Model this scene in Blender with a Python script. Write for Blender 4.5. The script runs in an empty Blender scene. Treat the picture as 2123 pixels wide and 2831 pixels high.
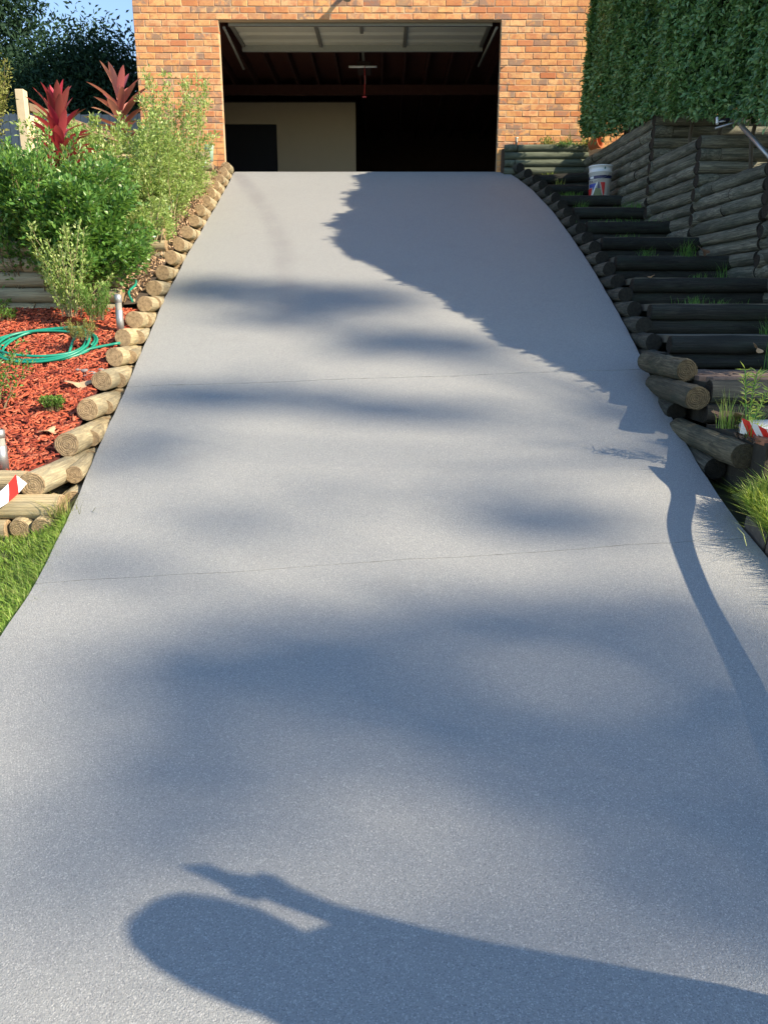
import bpy, bmesh, math, random
import numpy as np
from mathutils import Vector, Matrix, Quaternion
random.seed(7); rng = np.random.default_rng(11)
R = math.radians
S = bpy.context.scene
COL = S.collection

# ------------------------------------------------------------------ camera
cam_d = bpy.data.cameras.new('camera'); cam = bpy.data.objects.new('camera', cam_d); COL.objects.link(cam)
cam_d.sensor_fit = 'VERTICAL'; cam_d.sensor_height = 24.0; cam_d.lens = 17.379
cam_d.clip_start = 0.05; cam_d.clip_end = 600
cam.location = (0, 0, 0); cam.rotation_euler = (R(75.5), 0, 0)
S.camera = cam

# ------------------------------------------------------------------ sky, sun, exposure
SUN_EL = 33.0
to_sun = Vector((0.906 * math.cos(R(SUN_EL)), -0.4226 * math.cos(R(SUN_EL)), math.sin(R(SUN_EL))))
W = bpy.data.worlds.new('World'); S.world = W; W.use_nodes = True
nt = W.node_tree; nt.nodes.clear()
sky = nt.nodes.new('ShaderNodeTexSky'); sky.sky_type = 'NISHITA'; sky.sun_disc = False
sky.sun_elevation = R(SUN_EL); sky.sun_rotation = math.atan2(to_sun.x, to_sun.y)
sky.air_density = 1.0; sky.dust_density = 0.0; sky.ozone_density = 1.6
bg = nt.nodes.new('ShaderNodeBackground'); bg.inputs['Strength'].default_value = 0.13
wo = nt.nodes.new('ShaderNodeOutputWorld')
nt.links.new(sky.outputs[0], bg.inputs[0]); nt.links.new(bg.outputs[0], wo.inputs[0])
sun_d = bpy.data.lights.new('sun', 'SUN'); sun = bpy.data.objects.new('sun', sun_d); COL.objects.link(sun)
sun_d.energy = 5.0; sun_d.angle = R(0.53); sun_d.color = (1.0, 0.85, 0.63)
sun.rotation_euler = (-to_sun).to_track_quat('-Z', 'Y').to_euler(); sun.location = (30, -14, 22)
S.view_settings.view_transform = 'Standard'; S.view_settings.look = 'None'
S.view_settings.gamma = 1.0; S.view_settings.use_curve_mapping = False
S.view_settings.exposure = 1.08
S.render.engine = 'CYCLES'
S.cycles.use_denoising = True
S.cycles.max_bounces = 6; S.cycles.diffuse_bounces = 3; S.cycles.glossy_bounces = 2
S.cycles.transmission_bounces = 4; S.cycles.transparent_max_bounces = 6
S.cycles.sample_clamp_indirect = 6.0

# ------------------------------------------------------------------ slope of the place (eye level is z = 0)
PD = [-6, -3, 0, 1.4, 2.5, 3.5, 4.5, 5.4, 6.3, 7.4, 8.5, 9.6, 10.6, 11.5, 12.3, 12.5]
PH = [-1.95, -1.78, -1.6, -1.48, -1.3, -1.09, -.80, -.49, -.15, .28, .71, 1.14, 1.53, 1.885, 2.2, 2.205]
def prof(y):
    n = len(PD)
    if y <= PD[0]: return PH[0]
    if y >= PD[-1]: return PH[-1]
    i = max(k for k in range(n) if PD[k] <= y)
    def m(k):
        if k == 0: return (PH[1]-PH[0])/(PD[1]-PD[0])
        if k == n-1: return 0
        return (PH[k+1]-PH[k-1])/(PD[k+1]-PD[k-1])
    h = PD[i+1]-PD[i]; t = (y-PD[i])/h
    return (2*t**3-3*t*t+1)*PH[i]+(t**3-2*t*t+t)*h*m(i)+(-2*t**3+3*t*t)*PH[i+1]+(t**3-t*t)*h*m(i+1)
def XL(y): return float(np.interp(y, [-6, 2.8, 3.2, 3.6, 4.3, 4.9, 5.6, 7.0, 8.3, 10.5, 12.3], [-1.5, -1.562, -1.586, -1.642, -1.745, -1.817, -1.888, -2.025, -2.109, -2.197, -2.28]))
def XR(y): return float(np.interp(y, [-6, 3.4, 3.9, 4.3, 4.8, 5.2, 6.0, 7.1, 8.4, 10, 11.2, 11.8, 12.3], [1.86, 1.856, 1.853, 1.875, 1.924, 1.95, 2.029, 2.101, 2.15, 2.155, 2.085, 1.98, 1.878]))
def XW(y): return 3.05 + 0.087*(11.5-y)          # foot line of the retaining wall beside the steps

# ------------------------------------------------------------------ object helpers
def tag(o, label=None, cat=None, group=None, kind=None):
    if label: o['label'] = label
    if cat: o['category'] = cat
    if group: o['group'] = group
    if kind: o['kind'] = kind
    return o
def thing(name, label, cat, loc=(0, 0, 0), rz=0, group=None):
    o = bpy.data.objects.new(name, None); COL.objects.link(o)
    o.location = loc; o.rotation_euler = (0, 0, rz); o.empty_display_size = .1
    return tag(o, label, cat, group)
def link(name, me, parent=None, mat=None, smooth=False):
    o = bpy.data.objects.new(name, me); COL.objects.link(o)
    if mat is not None and not me.materials: me.materials.append(mat)
    if parent is not None: o.parent = parent
    if smooth: me.shade_smooth()
    return o
def from_bm(name, bm, mat, parent=None, smooth=False):
    me = bpy.data.meshes.new(name); bm.to_mesh(me); bm.free()
    return link(name, me, parent, mat, smooth)
def tri_mesh(name, V, F):
    """V (n,3) array, F (m,3) or (m,4) array"""
    me = bpy.data.meshes.new(name); V = np.asarray(V, np.float32); F = np.asarray(F, np.int32)
    k = F.shape[1]
    me.vertices.add(len(V)); me.vertices.foreach_set('co', V.ravel())
    me.loops.add(F.size); me.loops.foreach_set('vertex_index', F.ravel())
    me.polygons.add(len(F)); me.polygons.foreach_set('loop_start', np.arange(0, F.size, k, dtype=np.int32))
    me.update(calc_edges=True); return me
def add_box(bm, x0, x1, y0, y1, z0, z1, M=None):
    vs = [bm.verts.new(Vector(p) if M is None else M @ Vector(p)) for p in
          [(x0,y0,z0),(x1,y0,z0),(x1,y1,z0),(x0,y1,z0),(x0,y0,z1),(x1,y0,z1),(x1,y1,z1),(x0,y1,z1)]]
    for f in ((0,3,2,1),(4,5,6,7),(0,1,5,4),(1,2,6,5),(2,3,7,6),(3,0,4,7)): bm.faces.new([vs[i] for i in f])
def box(name, mat, parent, x0, x1, y0, y1, z0, z1, bev=0):
    bm = bmesh.new(); add_box(bm, x0, x1, y0, y1, z0, z1)
    if bev: bmesh.ops.bevel(bm, geom=bm.edges[:], offset=bev, segments=1, affect='EDGES')
    return from_bm(name, bm, mat, parent)
def tube_arrays(pts, rad, seg=8, cap=True):
    pts = [Vector(p) for p in pts]; n = len(pts)
    if not hasattr(rad, '__len__'): rad = [rad]*n
    V = []; F = []
    t0 = (pts[1]-pts[0]).normalized(); up = Vector((0,0,1)) if abs(t0.z) < .9 else Vector((1,0,0))
    a = t0.cross(up).normalized()
    for i, p in enumerate(pts):
        t = (pts[min(i+1, n-1)]-pts[max(i-1, 0)]).normalized()
        a = (a - t*a.dot(t)).normalized(); b = t.cross(a)
        for k in range(seg):
            w = 2*math.pi*k/seg; V.append(p + (a*math.cos(w)+b*math.sin(w))*rad[i])
    for i in range(n-1):
        for k in range(seg):
            k2 = (k+1) % seg; F.append((i*seg+k, i*seg+k2, (i+1)*seg+k2, (i+1)*seg+k))
    return V, F
def tube(name, mat, parent, pts, rad, seg=8, smooth=True):
    V, F = tube_arrays(pts, rad, seg); n = len(V)
    me = bpy.data.meshes.new(name)
    me.from_pydata([tuple(v) for v in V], [], F + [tuple(range(seg-1, -1, -1)), tuple(range(n-seg, n))])
    o = link(name, me, parent, mat)
    for p in me.polygons: p.use_smooth = smooth and len(p.vertices) == 4
    return o
def spline(pts, n=8):
    P = [Vector(p) for p in pts]; out = []
    for i in range(len(P)-1):
        p0 = P[max(i-1, 0)]; p1 = P[i]; p2 = P[i+1]; p3 = P[min(i+2, len(P)-1)]
        for k in range(n):
            t = k/n
            out.append(.5*((2*p1)+(p2-p0)*t+(2*p0-5*p1+4*p2-p3)*t*t+(3*p1-3*p2+p3-p0)*t**3))
    out.append(P[-1]); return out
def lathe(name, mat, parent, prof_, seg=32, smooth=True):
    bm = bmesh.new(); rings = []
    for r, z in prof_:
        rings.append([bm.verts.new((r*math.cos(2*math.pi*k/seg), r*math.sin(2*math.pi*k/seg), z)) for k in range(seg)] if r > 1e-5 else [bm.verts.new((0, 0, z))])
    for a, b in zip(rings[:-1], rings[1:]):
        for k in range(seg):
            k2 = (k+1) % seg
            if len(a) == 1 and len(b) == 1: continue
            if len(a) == 1: bm.faces.new((a[0], b[k], b[k2]))
            elif len(b) == 1: bm.faces.new((a[k], a[k2], b[0]))
            else: bm.faces.new((a[k], a[k2], b[k2], b[k]))
    bmesh.ops.recalc_face_normals(bm, faces=bm.faces)
    return from_bm(name, bm, mat, parent, smooth)

# ------------------------------------------------------------------ materials
class NB:
    def __init__(s, name):
        s.m = bpy.data.materials.new(name); s.m.use_nodes = True; s.t = s.m.node_tree; s.n = s.t.nodes; s.l = s.t.links
        s.b = s.n['Principled BSDF']; s.tc = s.n.new('ShaderNodeTexCoord')
    def mapping(s, scale=(1,1,1), src='Object'):
        m = s.n.new('ShaderNodeMapping'); m.inputs['Scale'].default_value = scale
        s.l.new(s.tc.outputs[src], m.inputs[0]); return m.outputs[0]
    def noise(s, scale, detail=4, rough=.55, vec=None, dist=0):
        n = s.n.new('ShaderNodeTexNoise'); n.inputs['Scale'].default_value = scale; n.inputs['Detail'].default_value = detail
        n.inputs['Roughness'].default_value = rough; n.inputs['Distortion'].default_value = dist
        s.l.new(vec if vec is not None else s.tc.outputs['Object'], n.inputs['Vector']); return n.outputs['Fac']
    def vor(s, scale, vec=None, out='Color', feat='F1'):
        n = s.n.new('ShaderNodeTexVoronoi'); n.inputs['Scale'].default_value = scale; n.feature = feat
        s.l.new(vec if vec is not None else s.tc.outputs['Object'], n.inputs['Vector']); return n.outputs[out]
    def ramp(s, fac, stops, interp='LINEAR'):
        r = s.n.new('ShaderNodeValToRGB'); cr = r.color_ramp; cr.interpolation = interp
        while len(cr.elements) < len(stops): cr.elements.new(.5)
        for e, (p, c) in zip(cr.elements, stops):
            e.position = p; e.color = (c[0], c[1], c[2], 1) if hasattr(c, '__len__') else (c, c, c, 1)
        s.l.new(fac, r.inputs[0]); return r.outputs[0]
    def mix(s, fac, a, b, mode='MIX'):
        m = s.n.new('ShaderNodeMix'); m.data_type = 'RGBA'; m.blend_type = mode
        for i, v in ((0, fac), (6, a), (7, b)):
            if hasattr(v, 'is_linked') or isinstance(v, bpy.types.NodeSocket): s.l.new(v, m.inputs[i])
            elif i == 0: m.inputs[0].default_value = v
            else: m.inputs[i].default_value = (v[0], v[1], v[2], 1)
        return m.outputs[2]
    def math(s, op, a, b=0.):
        m = s.n.new('ShaderNodeMath'); m.operation = op
        for i, v in ((0, a), (1, b)):
            if isinstance(v, bpy.types.NodeSocket): s.l.new(v, m.inputs[i])
            else: m.inputs[i].default_value = v
        return m.outputs[0]
    def bump(s, h, strength=.3, dist=.01, prev=None):
        b = s.n.new('ShaderNodeBump'); b.inputs['Strength'].default_value = strength; b.inputs['Distance'].default_value = dist
        s.l.new(h, b.inputs['Height'])
        if prev is not None: s.l.new(prev, b.inputs['Normal'])
        s.l.new(b.outputs[0], s.b.inputs['Normal']); return b.outputs[0]
    def color(s, c):
        if isinstance(c, bpy.types.NodeSocket): s.l.new(c, s.b.inputs['Base Color'])
        else: s.b.inputs['Base Color'].default_value = (c[0], c[1], c[2], 1)
    def set(s, rough=.7, metal=0, spec=.5):
        s.b.inputs['Roughness'].default_value = rough; s.b.inputs['Metallic'].default_value = metal
        s.b.inputs['Specular IOR Level'].default_value = spec; return s
def plain(name, c, rough=.6, metal=0, spec=.5, var=.15, scale=30, bump=0):
    k = NB(name); k.set(rough, metal, spec)
    f = k.noise(scale); k.color(k.mix(f, [x*(1-var) for x in c], [min(1, x*(1+var)) for x in c]))
    if bump: k.bump(f, bump, .004)
    return k.m

def mat_drive():
    k = NB('sprayed_concrete'); k.set(.62, 0, .45)
    big = k.noise(1.1, 3); med = k.noise(9, 4)
    c = k.mix(big, (.275, .288, .288), (.312, .322, .312))
    c = k.mix(k.math('MULTIPLY', med, .35), c, (.25, .255, .275))
    g = k.vor(330, out='Color'); gs = k.n.new('ShaderNodeSeparateColor'); k.l.new(g, gs.inputs[0])
    c = k.mix(k.ramp(gs.outputs[0], [(.0, .55), (.35, 0)]), c, (.13, .135, .15))
    c = k.mix(k.ramp(gs.outputs[1], [(.80, 0), (.98, .45)]), c, (.62, .61, .60))
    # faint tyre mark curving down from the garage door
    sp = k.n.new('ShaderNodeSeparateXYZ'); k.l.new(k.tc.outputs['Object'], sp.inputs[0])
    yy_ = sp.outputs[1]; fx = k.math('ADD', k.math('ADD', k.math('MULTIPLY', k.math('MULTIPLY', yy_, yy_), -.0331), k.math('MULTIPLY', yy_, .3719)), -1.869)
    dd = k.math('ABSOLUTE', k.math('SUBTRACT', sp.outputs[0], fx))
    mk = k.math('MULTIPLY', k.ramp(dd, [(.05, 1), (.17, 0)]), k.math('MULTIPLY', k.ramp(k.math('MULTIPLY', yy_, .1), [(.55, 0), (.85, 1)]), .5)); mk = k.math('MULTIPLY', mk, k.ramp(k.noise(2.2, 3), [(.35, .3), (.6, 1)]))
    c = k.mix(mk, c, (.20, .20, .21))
    st_ = k.ramp(k.noise(3.3, 5, .65), [(.55, 0), (.78, .28)]); c = k.mix(st_, c, (.23, .23, .225))
    k.color(c)
    f1 = k.noise(170, 3, .7); f2 = k.vor(300, out='Distance')
    b = k.bump(f1, .75, .005); k.bump(f2, .45, .003, b)
    rr = k.ramp(gs.outputs[2], [(.8, .66), (.97, .3)]); k.l.new(rr, k.b.inputs['Roughness'])
    return k.m
def mat_brick():
    k = NB('face_brick'); k.set(.85, 0, .25)
    oi = k.n.new('ShaderNodeObjectInfo'); r = oi.outputs['Random']
    off = k.n.new('ShaderNodeVectorMath'); off.operation = 'SCALE'; off.inputs['Scale'].default_value = 47
    cx = k.n.new('ShaderNodeCombineXYZ')
    for i in range(3): k.l.new(r, cx.inputs[i])
    k.l.new(cx.outputs[0], off.inputs[0])
    ad = k.n.new('ShaderNodeVectorMath'); ad.operation = 'ADD'; k.l.new(k.tc.outputs['Object'], ad.inputs[0]); k.l.new(off.outputs[0], ad.inputs[1])
    v = ad.outputs[0]
    base = k.ramp(r, [(0, (.60, .30, .11)), (.2, (.68, .37, .145)), (.42, (.72, .43, .20)), (.58, (.55, .22, .08)), (.72, (.68, .39, .17)), (.86, (.47, .165, .07)), (.95, (.66, .40, .20)), (1, (.55, .28, .12))])
    r2 = k.math('FRACT', k.math('MULTIPLY', r, 37.3))
    n1 = k.noise(9, 4, .65, v, .5); n2 = k.noise(60, 3, .6, v)
    red = k.ramp(n1, [(.44, 0), (.62, .75)]); c = k.mix(red, base, (.47, .17, .08))
    n3 = k.noise(7, 3, .6, v, .8)
    gate = k.ramp(r2, [(.62, 0), (.80, .9)])
    gr = k.math('MULTIPLY', k.ramp(n3, [(.42, 0), (.55, 1)]), gate)
    c = k.mix(k.math('MULTIPLY', gr, .85), c, (.22, .165, .135))
    c = k.mix(k.ramp(n2, [(.3, .35), (.55, 0)]), c, (.33, .15, .08))
    k.color(c); k.bump(n2, .35, .004)
    return k.m
def mat_log(name, side_a, side_b, dark, end_a, end_b, moss=None, streak=.5, cube=False):
    """timber: grain along local x, growth rings on the sawn ends"""
    k = NB(name); k.set(.82, 0, .25)
    oi = k.n.new('ShaderNodeObjectInfo'); r = oi.outputs['Random']
    cx = k.n.new('ShaderNodeCombineXYZ'); k.l.new(k.math('MULTIPLY', r, 31), cx.inputs[0]); k.l.new(k.math('MULTIPLY', r, 17), cx.inputs[1])
    mp = k.n.new('ShaderNodeMapping'); mp.inputs['Scale'].default_value = (1.6, 1, 1); k.l.new(k.tc.outputs['Object'], mp.inputs[0]); k.l.new(cx.outputs[0], mp.inputs['Location'])
    g = k.noise(2.6, 6, .7, mp.outputs[0], 1.0)
    mp2 = k.n.new('ShaderNodeMapping'); mp2.inputs['Scale'].default_value = (2.2, 8, 8); k.l.new(k.tc.outputs['Object'], mp2.inputs[0]); k.l.new(cx.outputs[0], mp2.inputs['Location'])
    fine = k.noise(1.6, 5, .7, mp2.outputs[0], .8)
    tone = k.mix(r, side_a, side_b)
    c = k.mix(k.ramp(fine, [(.4, streak), (.62, 0)]), tone, dark)
    c = k.mix(k.ramp(g, [(.46, 0), (.66, .85)]), c, [x*.55 for x in side_b])
    blot = k.noise(.9, 4, .7, mp.outputs[0], .6); c = k.mix(k.ramp(blot, [(.5, 0), (.62, .6)]), c, [x*.8 for x in dark])
    if moss is not None: c = k.mix(k.ramp(k.noise(1.5, 5, .75, mp.outputs[0]), [(.46, 0), (.68, .75)]), c, moss)
    sep = k.n.new('ShaderNodeSeparateXYZ'); k.l.new(k.tc.outputs['Object'], sep.inputs[0])
    y2 = k.math('POWER', k.math('SUBTRACT', sep.outputs[1], .06), 2.); z2 = k.math('POWER', k.math('ADD', sep.outputs[2], .05), 2.)
    rad = k.math('ADD', k.math('SQRT', k.math('ADD', y2, z2)), k.math('MULTIPLY', k.noise(1.7, 2, .5, k.tc.outputs['Object']), .22))
    ring = k.math('SINE', k.math('MULTIPLY', rad, 74))
    e = k.mix(k.ramp(ring, [(.2, 0), (.9, .4)]), end_a, end_b)
    e = k.mix(k.ramp(k.noise(4, 5, .7), [(.42, 0), (.68, .75)]), e, [x*.45 for x in end_b])
    geo = k.n.new('ShaderNodeNewGeometry'); nv = k.n.new('ShaderNodeVectorTransform'); nv.vector_type = 'NORMAL'; nv.convert_from = 'WORLD'; nv.convert_to = 'OBJECT'
    k.l.new(geo.outputs['Normal'], nv.inputs[0]); s2 = k.n.new('ShaderNodeSeparateXYZ'); k.l.new(nv.outputs[0], s2.inputs[0])
    ax = k.math('ABSOLUTE', sep.outputs[0])
    isend = k.math('MULTIPLY', k.math('GREATER_THAN', ax, .4965), 1.)
    k.color(k.mix(isend, c, e))
    h = k.math('ADD', k.math('MULTIPLY', fine, 1.), k.math('MULTIPLY', k.math('MULTIPLY', isend, ring), .12))
    k.bump(h, .8, .016)
    return k.m
def mat_leaf(name, cols, rough=.45, trans=.28, spec=.4, per_object=False):
    k = NB(name); k.set(rough, 0, spec)
    geo = k.n.new('ShaderNodeNewGeometry'); r = geo.outputs['Random Per Island']
    if per_object: r = k.n.new('ShaderNodeObjectInfo').outputs['Random']
    n = len(cols); c = k.ramp(r, [(i/(n-1), cols[i]) for i in range(n)])
    v = k.noise(1.3, 3, .5); c = k.mix(k.math('MULTIPLY', v, .5), c, cols[0])
    k.color(c)
    tr = k.n.new('ShaderNodeBsdfTranslucent'); tc_ = k.mix(.5, c, [min(1, x) for x in (cols[-1][0]*1.5, cols[-1][1]*1.6, cols[-1][2]*.8)]); k.l.new(tc_, tr.inputs[0])
    mx = k.n.new('ShaderNodeMixShader'); mx.inputs[0].default_value = trans
    k.l.new(k.b.outputs[0], mx.inputs[1]); k.l.new(tr.outputs[0], mx.inputs[2])
    k.l.new(mx.outputs[0], k.n['Material Output'].inputs['Surface'])
    return k.m
M = {}
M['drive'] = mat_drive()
M['brick'] = mat_brick()
M['mortar'] = plain('mortar', (.46, .34, .22), .95, var=.2, scale=80, bump=.3)
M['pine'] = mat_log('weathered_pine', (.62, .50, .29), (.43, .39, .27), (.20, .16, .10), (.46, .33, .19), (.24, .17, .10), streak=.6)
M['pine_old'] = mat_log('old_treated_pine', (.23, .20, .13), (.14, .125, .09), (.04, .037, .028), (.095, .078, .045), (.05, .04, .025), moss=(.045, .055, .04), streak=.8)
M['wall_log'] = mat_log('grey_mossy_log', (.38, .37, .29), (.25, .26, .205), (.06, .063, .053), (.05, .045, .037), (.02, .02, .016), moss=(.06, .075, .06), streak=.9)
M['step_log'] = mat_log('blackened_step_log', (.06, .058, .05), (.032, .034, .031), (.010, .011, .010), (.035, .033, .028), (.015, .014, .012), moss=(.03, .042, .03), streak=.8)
M['edge_old'] = mat_log('dark_edge_log', (.19, .18, .14), (.11, .11, .09), (.03, .03, .027), (.03, .028, .022), (.015, .014, .012), moss=(.04, .05, .04), streak=.9)  # sides paler than the ends: skylight on them put into the colour
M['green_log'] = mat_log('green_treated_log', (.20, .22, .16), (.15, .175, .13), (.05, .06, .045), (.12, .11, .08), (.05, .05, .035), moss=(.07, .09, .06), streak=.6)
M['soil'] = plain('soil', (.07, .05, .035), .95, var=.5, scale=25, bump=.8)
M['dark_soil'] = plain('dark_soil', (.035, .03, .022), .95, var=.5, scale=25, bump=.8)
M['lawn'] = plain('lawn_soil', (.07, .085, .03), .95, var=.4, scale=20, bump=.6)
M['earth'] = plain('earth', (.09, .09, .045), .95, var=.4, scale=2, bump=.3)
M['mulch'] = plain('red_mulch_bed', (.12, .025, .015), .9, var=.6, scale=60, bump=1)
def mat_chip():
    k = NB('red_bark_chip'); k.set(.75, 0, .3)
    geo = k.n.new('ShaderNodeNewGeometry')
    c = k.ramp(geo.outputs['Random Per Island'], [(0, (.10, .02, .013)), (.22, (.24, .042, .022)), (.45, (.38, .075, .033)), (.7, (.48, .11, .05)), (.88, (.56, .18, .10)), (1, (.16, .03, .02))])
    n = k.noise(90, 3); k.color(k.mix(k.ramp(n, [(.4, .4), (.6, 0)]), c, (.22, .035, .02))); k.bump(n, .4, .003)
    return k.m
M['chip'] = mat_chip()
M['cream'] = plain('painted_plaster', (.45, .37, .26), .8, var=.04, scale=6)
M['inside'] = plain('dim_brown_wall', (.05, .03, .025), .9, var=.3, scale=8)  # gloom of the room put into the colour, against bounced light
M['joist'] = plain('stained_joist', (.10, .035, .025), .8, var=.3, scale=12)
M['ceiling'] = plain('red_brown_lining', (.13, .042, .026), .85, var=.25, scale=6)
M['black'] = plain('doorway_shade_and_rubber', (.012, .012, .016), .9)
M['steel'] = plain('galvanised_steel', (.42, .42, .38), .5, .3, var=.15, scale=40)
M['doorskin'] = plain('garage_door_sheet', (.62, .60, .50), .55, .1, var=.06, scale=12)
M['dull'] = plain('dull_frame', (.22, .21, .18), .6, .3)
M['white'] = plain('white_plastic', (.75, .77, .78), .35, var=.05)
M['navy'] = plain('navy_print', (.02, .025, .10), .4, var=.05)
M['blue'] = plain('blue_print', (.03, .06, .35), .4, var=.05)
M['redp'] = plain('red_print', (.55, .03, .03), .4, var=.05)
M['olive'] = plain('olive_print', (.13, .16, .07), .5, var=.3, scale=90)
M['alu'] = plain('brushed_aluminium', (.42, .42, .42), .45, .8, var=.1, scale=60)
M['hose'] = plain('green_hose', (.01, .22, .15), .38, var=.2, scale=20)
M['hose_pale'] = plain('pale_hose', (.32, .48, .38), .45, var=.2, scale=20)
M['concrete'] = plain('worn_concrete', (.30, .29, .26), .9, var=.3, scale=30, bump=.5)
M['whitepaint'] = plain('worn_white_paint', (.72, .74, .76), .6, var=.12, scale=9)
M['pebble'] = plain('grey_pebble', (.22, .205, .20), .8, var=.3, scale=40)
M['dryleaf'] = plain('dry_leaf', (.42, .28, .17), .7, var=.3, scale=30)
M['dryleaf2'] = plain('brown_leaf', (.17, .10, .06), .7, var=.3, scale=30)
M['fence'] = plain('cream_painted_timber', (.60, .50, .34), .8, var=.12, scale=14, bump=.2)
M['rail'] = plain('brown_rail', (.18, .13, .08), .8, var=.3, scale=14)
M['greyfence'] = plain('grey_paling', (.22, .23, .24), .85, var=.15, scale=9)
M['stem'] = plain('twig_bark', (.17, .125, .07), .85, var=.3, scale=60)
M['paletwig'] = plain('pale_twig', (.34, .28, .16), .85, var=.3, scale=60)
M['trunk'] = plain('tree_bark', (.10, .085, .065), .9, var=.35, scale=8, bump=.6)
M['gumtrunk'] = plain('gum_bark', (.34, .29, .24), .85, var=.35, scale=4, bump=.4)
M['terracotta'] = plain('terracotta', (.42, .13, .05), .8, var=.2, scale=30)
M['yellow'] = plain('yellow_petal', (.75, .55, .05), .6)
M['whitepetal'] = plain('white_petal', (.8, .8, .74), .6)
def mat_paver(name, cols):
    k = NB(name); k.set(.85, 0, .25); oi = k.n.new('ShaderNodeObjectInfo')
    n = len(cols); c = k.ramp(oi.outputs['Random'], [(i/(n-1), cols[i]) for i in range(n)])
    f = k.noise(20, 5, .7); k.color(k.mix(k.ramp(f, [(.35, .6), (.65, 0)]), c, [x*.4 for x in cols[0]])); k.bump(k.noise(120), .4, .003); return k.m
M['paver'] = mat_paver('brick_paver', [(.13, .10, .085), (.18, .13, .11), (.15, .125, .11), (.21, .14, .11)])
M['tread'] = plain('worn_tread', (.11, .105, .085), .95, var=.5, scale=12, bump=.5)
M['orange_paver'] = mat_paver('orange_paver', [(.40, .17, .10), (.46, .22, .13), (.38, .20, .13)])
M['edge_brick'] = mat_paver('edging_brick', [(.16, .13, .11), (.22, .15, .12), (.13, .115, .10), (.24, .12, .09)])
M['L_camellia'] = mat_leaf('glossy_green_leaf', [(.04, .11, .022), (.08, .20, .04), (.14, .29, .06), (.24, .40, .10)], .34, .28, .55)
M['L_mid'] = mat_leaf('mid_green_leaf', [(.06, .15, .03), (.12, .26, .05), (.19, .36, .08), (.30, .45, .14)], .38, .3, .5)
M['L_light'] = mat_leaf('light_green_leaf', [(.13, .22, .05), (.24, .36, .09), (.38, .50, .16), (.55, .62, .30)], .45, .3)
M['L_yellow'] = mat_leaf('yellow_green_leaf', [(.16, .18, .04), (.26, .27, .07), (.34, .33, .10), (.20, .24, .07)], .5, .3)
M['L_feather'] = mat_leaf('feathery_green', [(.08, .17, .03), (.14, .28, .05), (.20, .34, .07)], .5, .3)
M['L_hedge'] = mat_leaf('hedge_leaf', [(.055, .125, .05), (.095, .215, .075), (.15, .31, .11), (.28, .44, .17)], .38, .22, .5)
M['L_hedgecore'] = mat_leaf('inner_hedge_leaf', [(.016, .045, .018), (.025, .07, .025), (.04, .09, .03)], .6, .1, .3)  # darker than the face leaves: shade inside the hedge put into colour
M['L_tree'] = mat_leaf('dark_tree_leaf', [(.010, .03, .018), (.016, .045, .024), (.026, .065, .032), (.04, .085, .04)], .7, .15, .2)  # shade on the background crowns is put into this low leaf colour
M['L_gum'] = mat_leaf('gum_leaf', [(.05, .08, .04), (.08, .11, .05)], .5, .2)
M['L_red'] = mat_leaf('red_cordyline_leaf', [(.20, .02, .03), (.42, .03, .07), (.62, .08, .12), (.36, .10, .08), (.26, .05, .05)], .3, .35, .6, True)
M['L_pinkred'] = mat_leaf('dusty_red_leaf', [(.30, .06, .08), (.46, .14, .14), (.62, .30, .25), (.36, .07, .08), (.30, .14, .10)], .35, .3, .5, True)
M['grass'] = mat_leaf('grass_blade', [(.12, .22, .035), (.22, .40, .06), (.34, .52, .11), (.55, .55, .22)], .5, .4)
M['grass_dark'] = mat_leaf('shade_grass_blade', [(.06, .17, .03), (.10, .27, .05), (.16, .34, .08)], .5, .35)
M['skin'] = plain('skin', (.50, .30, .21), .55, var=.05)
M['shirt'] = plain('navy_shirt', (.05, .06, .10), .85, var=.1)
M['shorts'] = plain('khaki_shorts', (.22, .19, .13), .85, var=.1)
M['boot'] = plain('brown_boot', (.10, .06, .035), .6, var=.1)
M['hair'] = plain('dark_hair', (.03, .022, .016), .7, var=.3, scale=90)
M['phone'] = plain('black_phone', (.01, .01, .012), .25)
def mat_tape():
    k = NB('barrier_tape'); k.set(.4, 0, .4)
    sep = k.n.new('ShaderNodeSeparateXYZ'); k.l.new(k.tc.outputs['UV'], sep.inputs[0])
    f = k.math('FRACT', k.math('ADD', k.math('MULTIPLY', sep.outputs[0], 7.5), k.math('MULTIPLY', sep.outputs[1], .55)))
    k.color(k.mix(k.math('GREATER_THAN', f, .5), (.82, .8, .78), (.72, .03, .02))); return k.m
M['tape'] = mat_tape()

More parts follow.
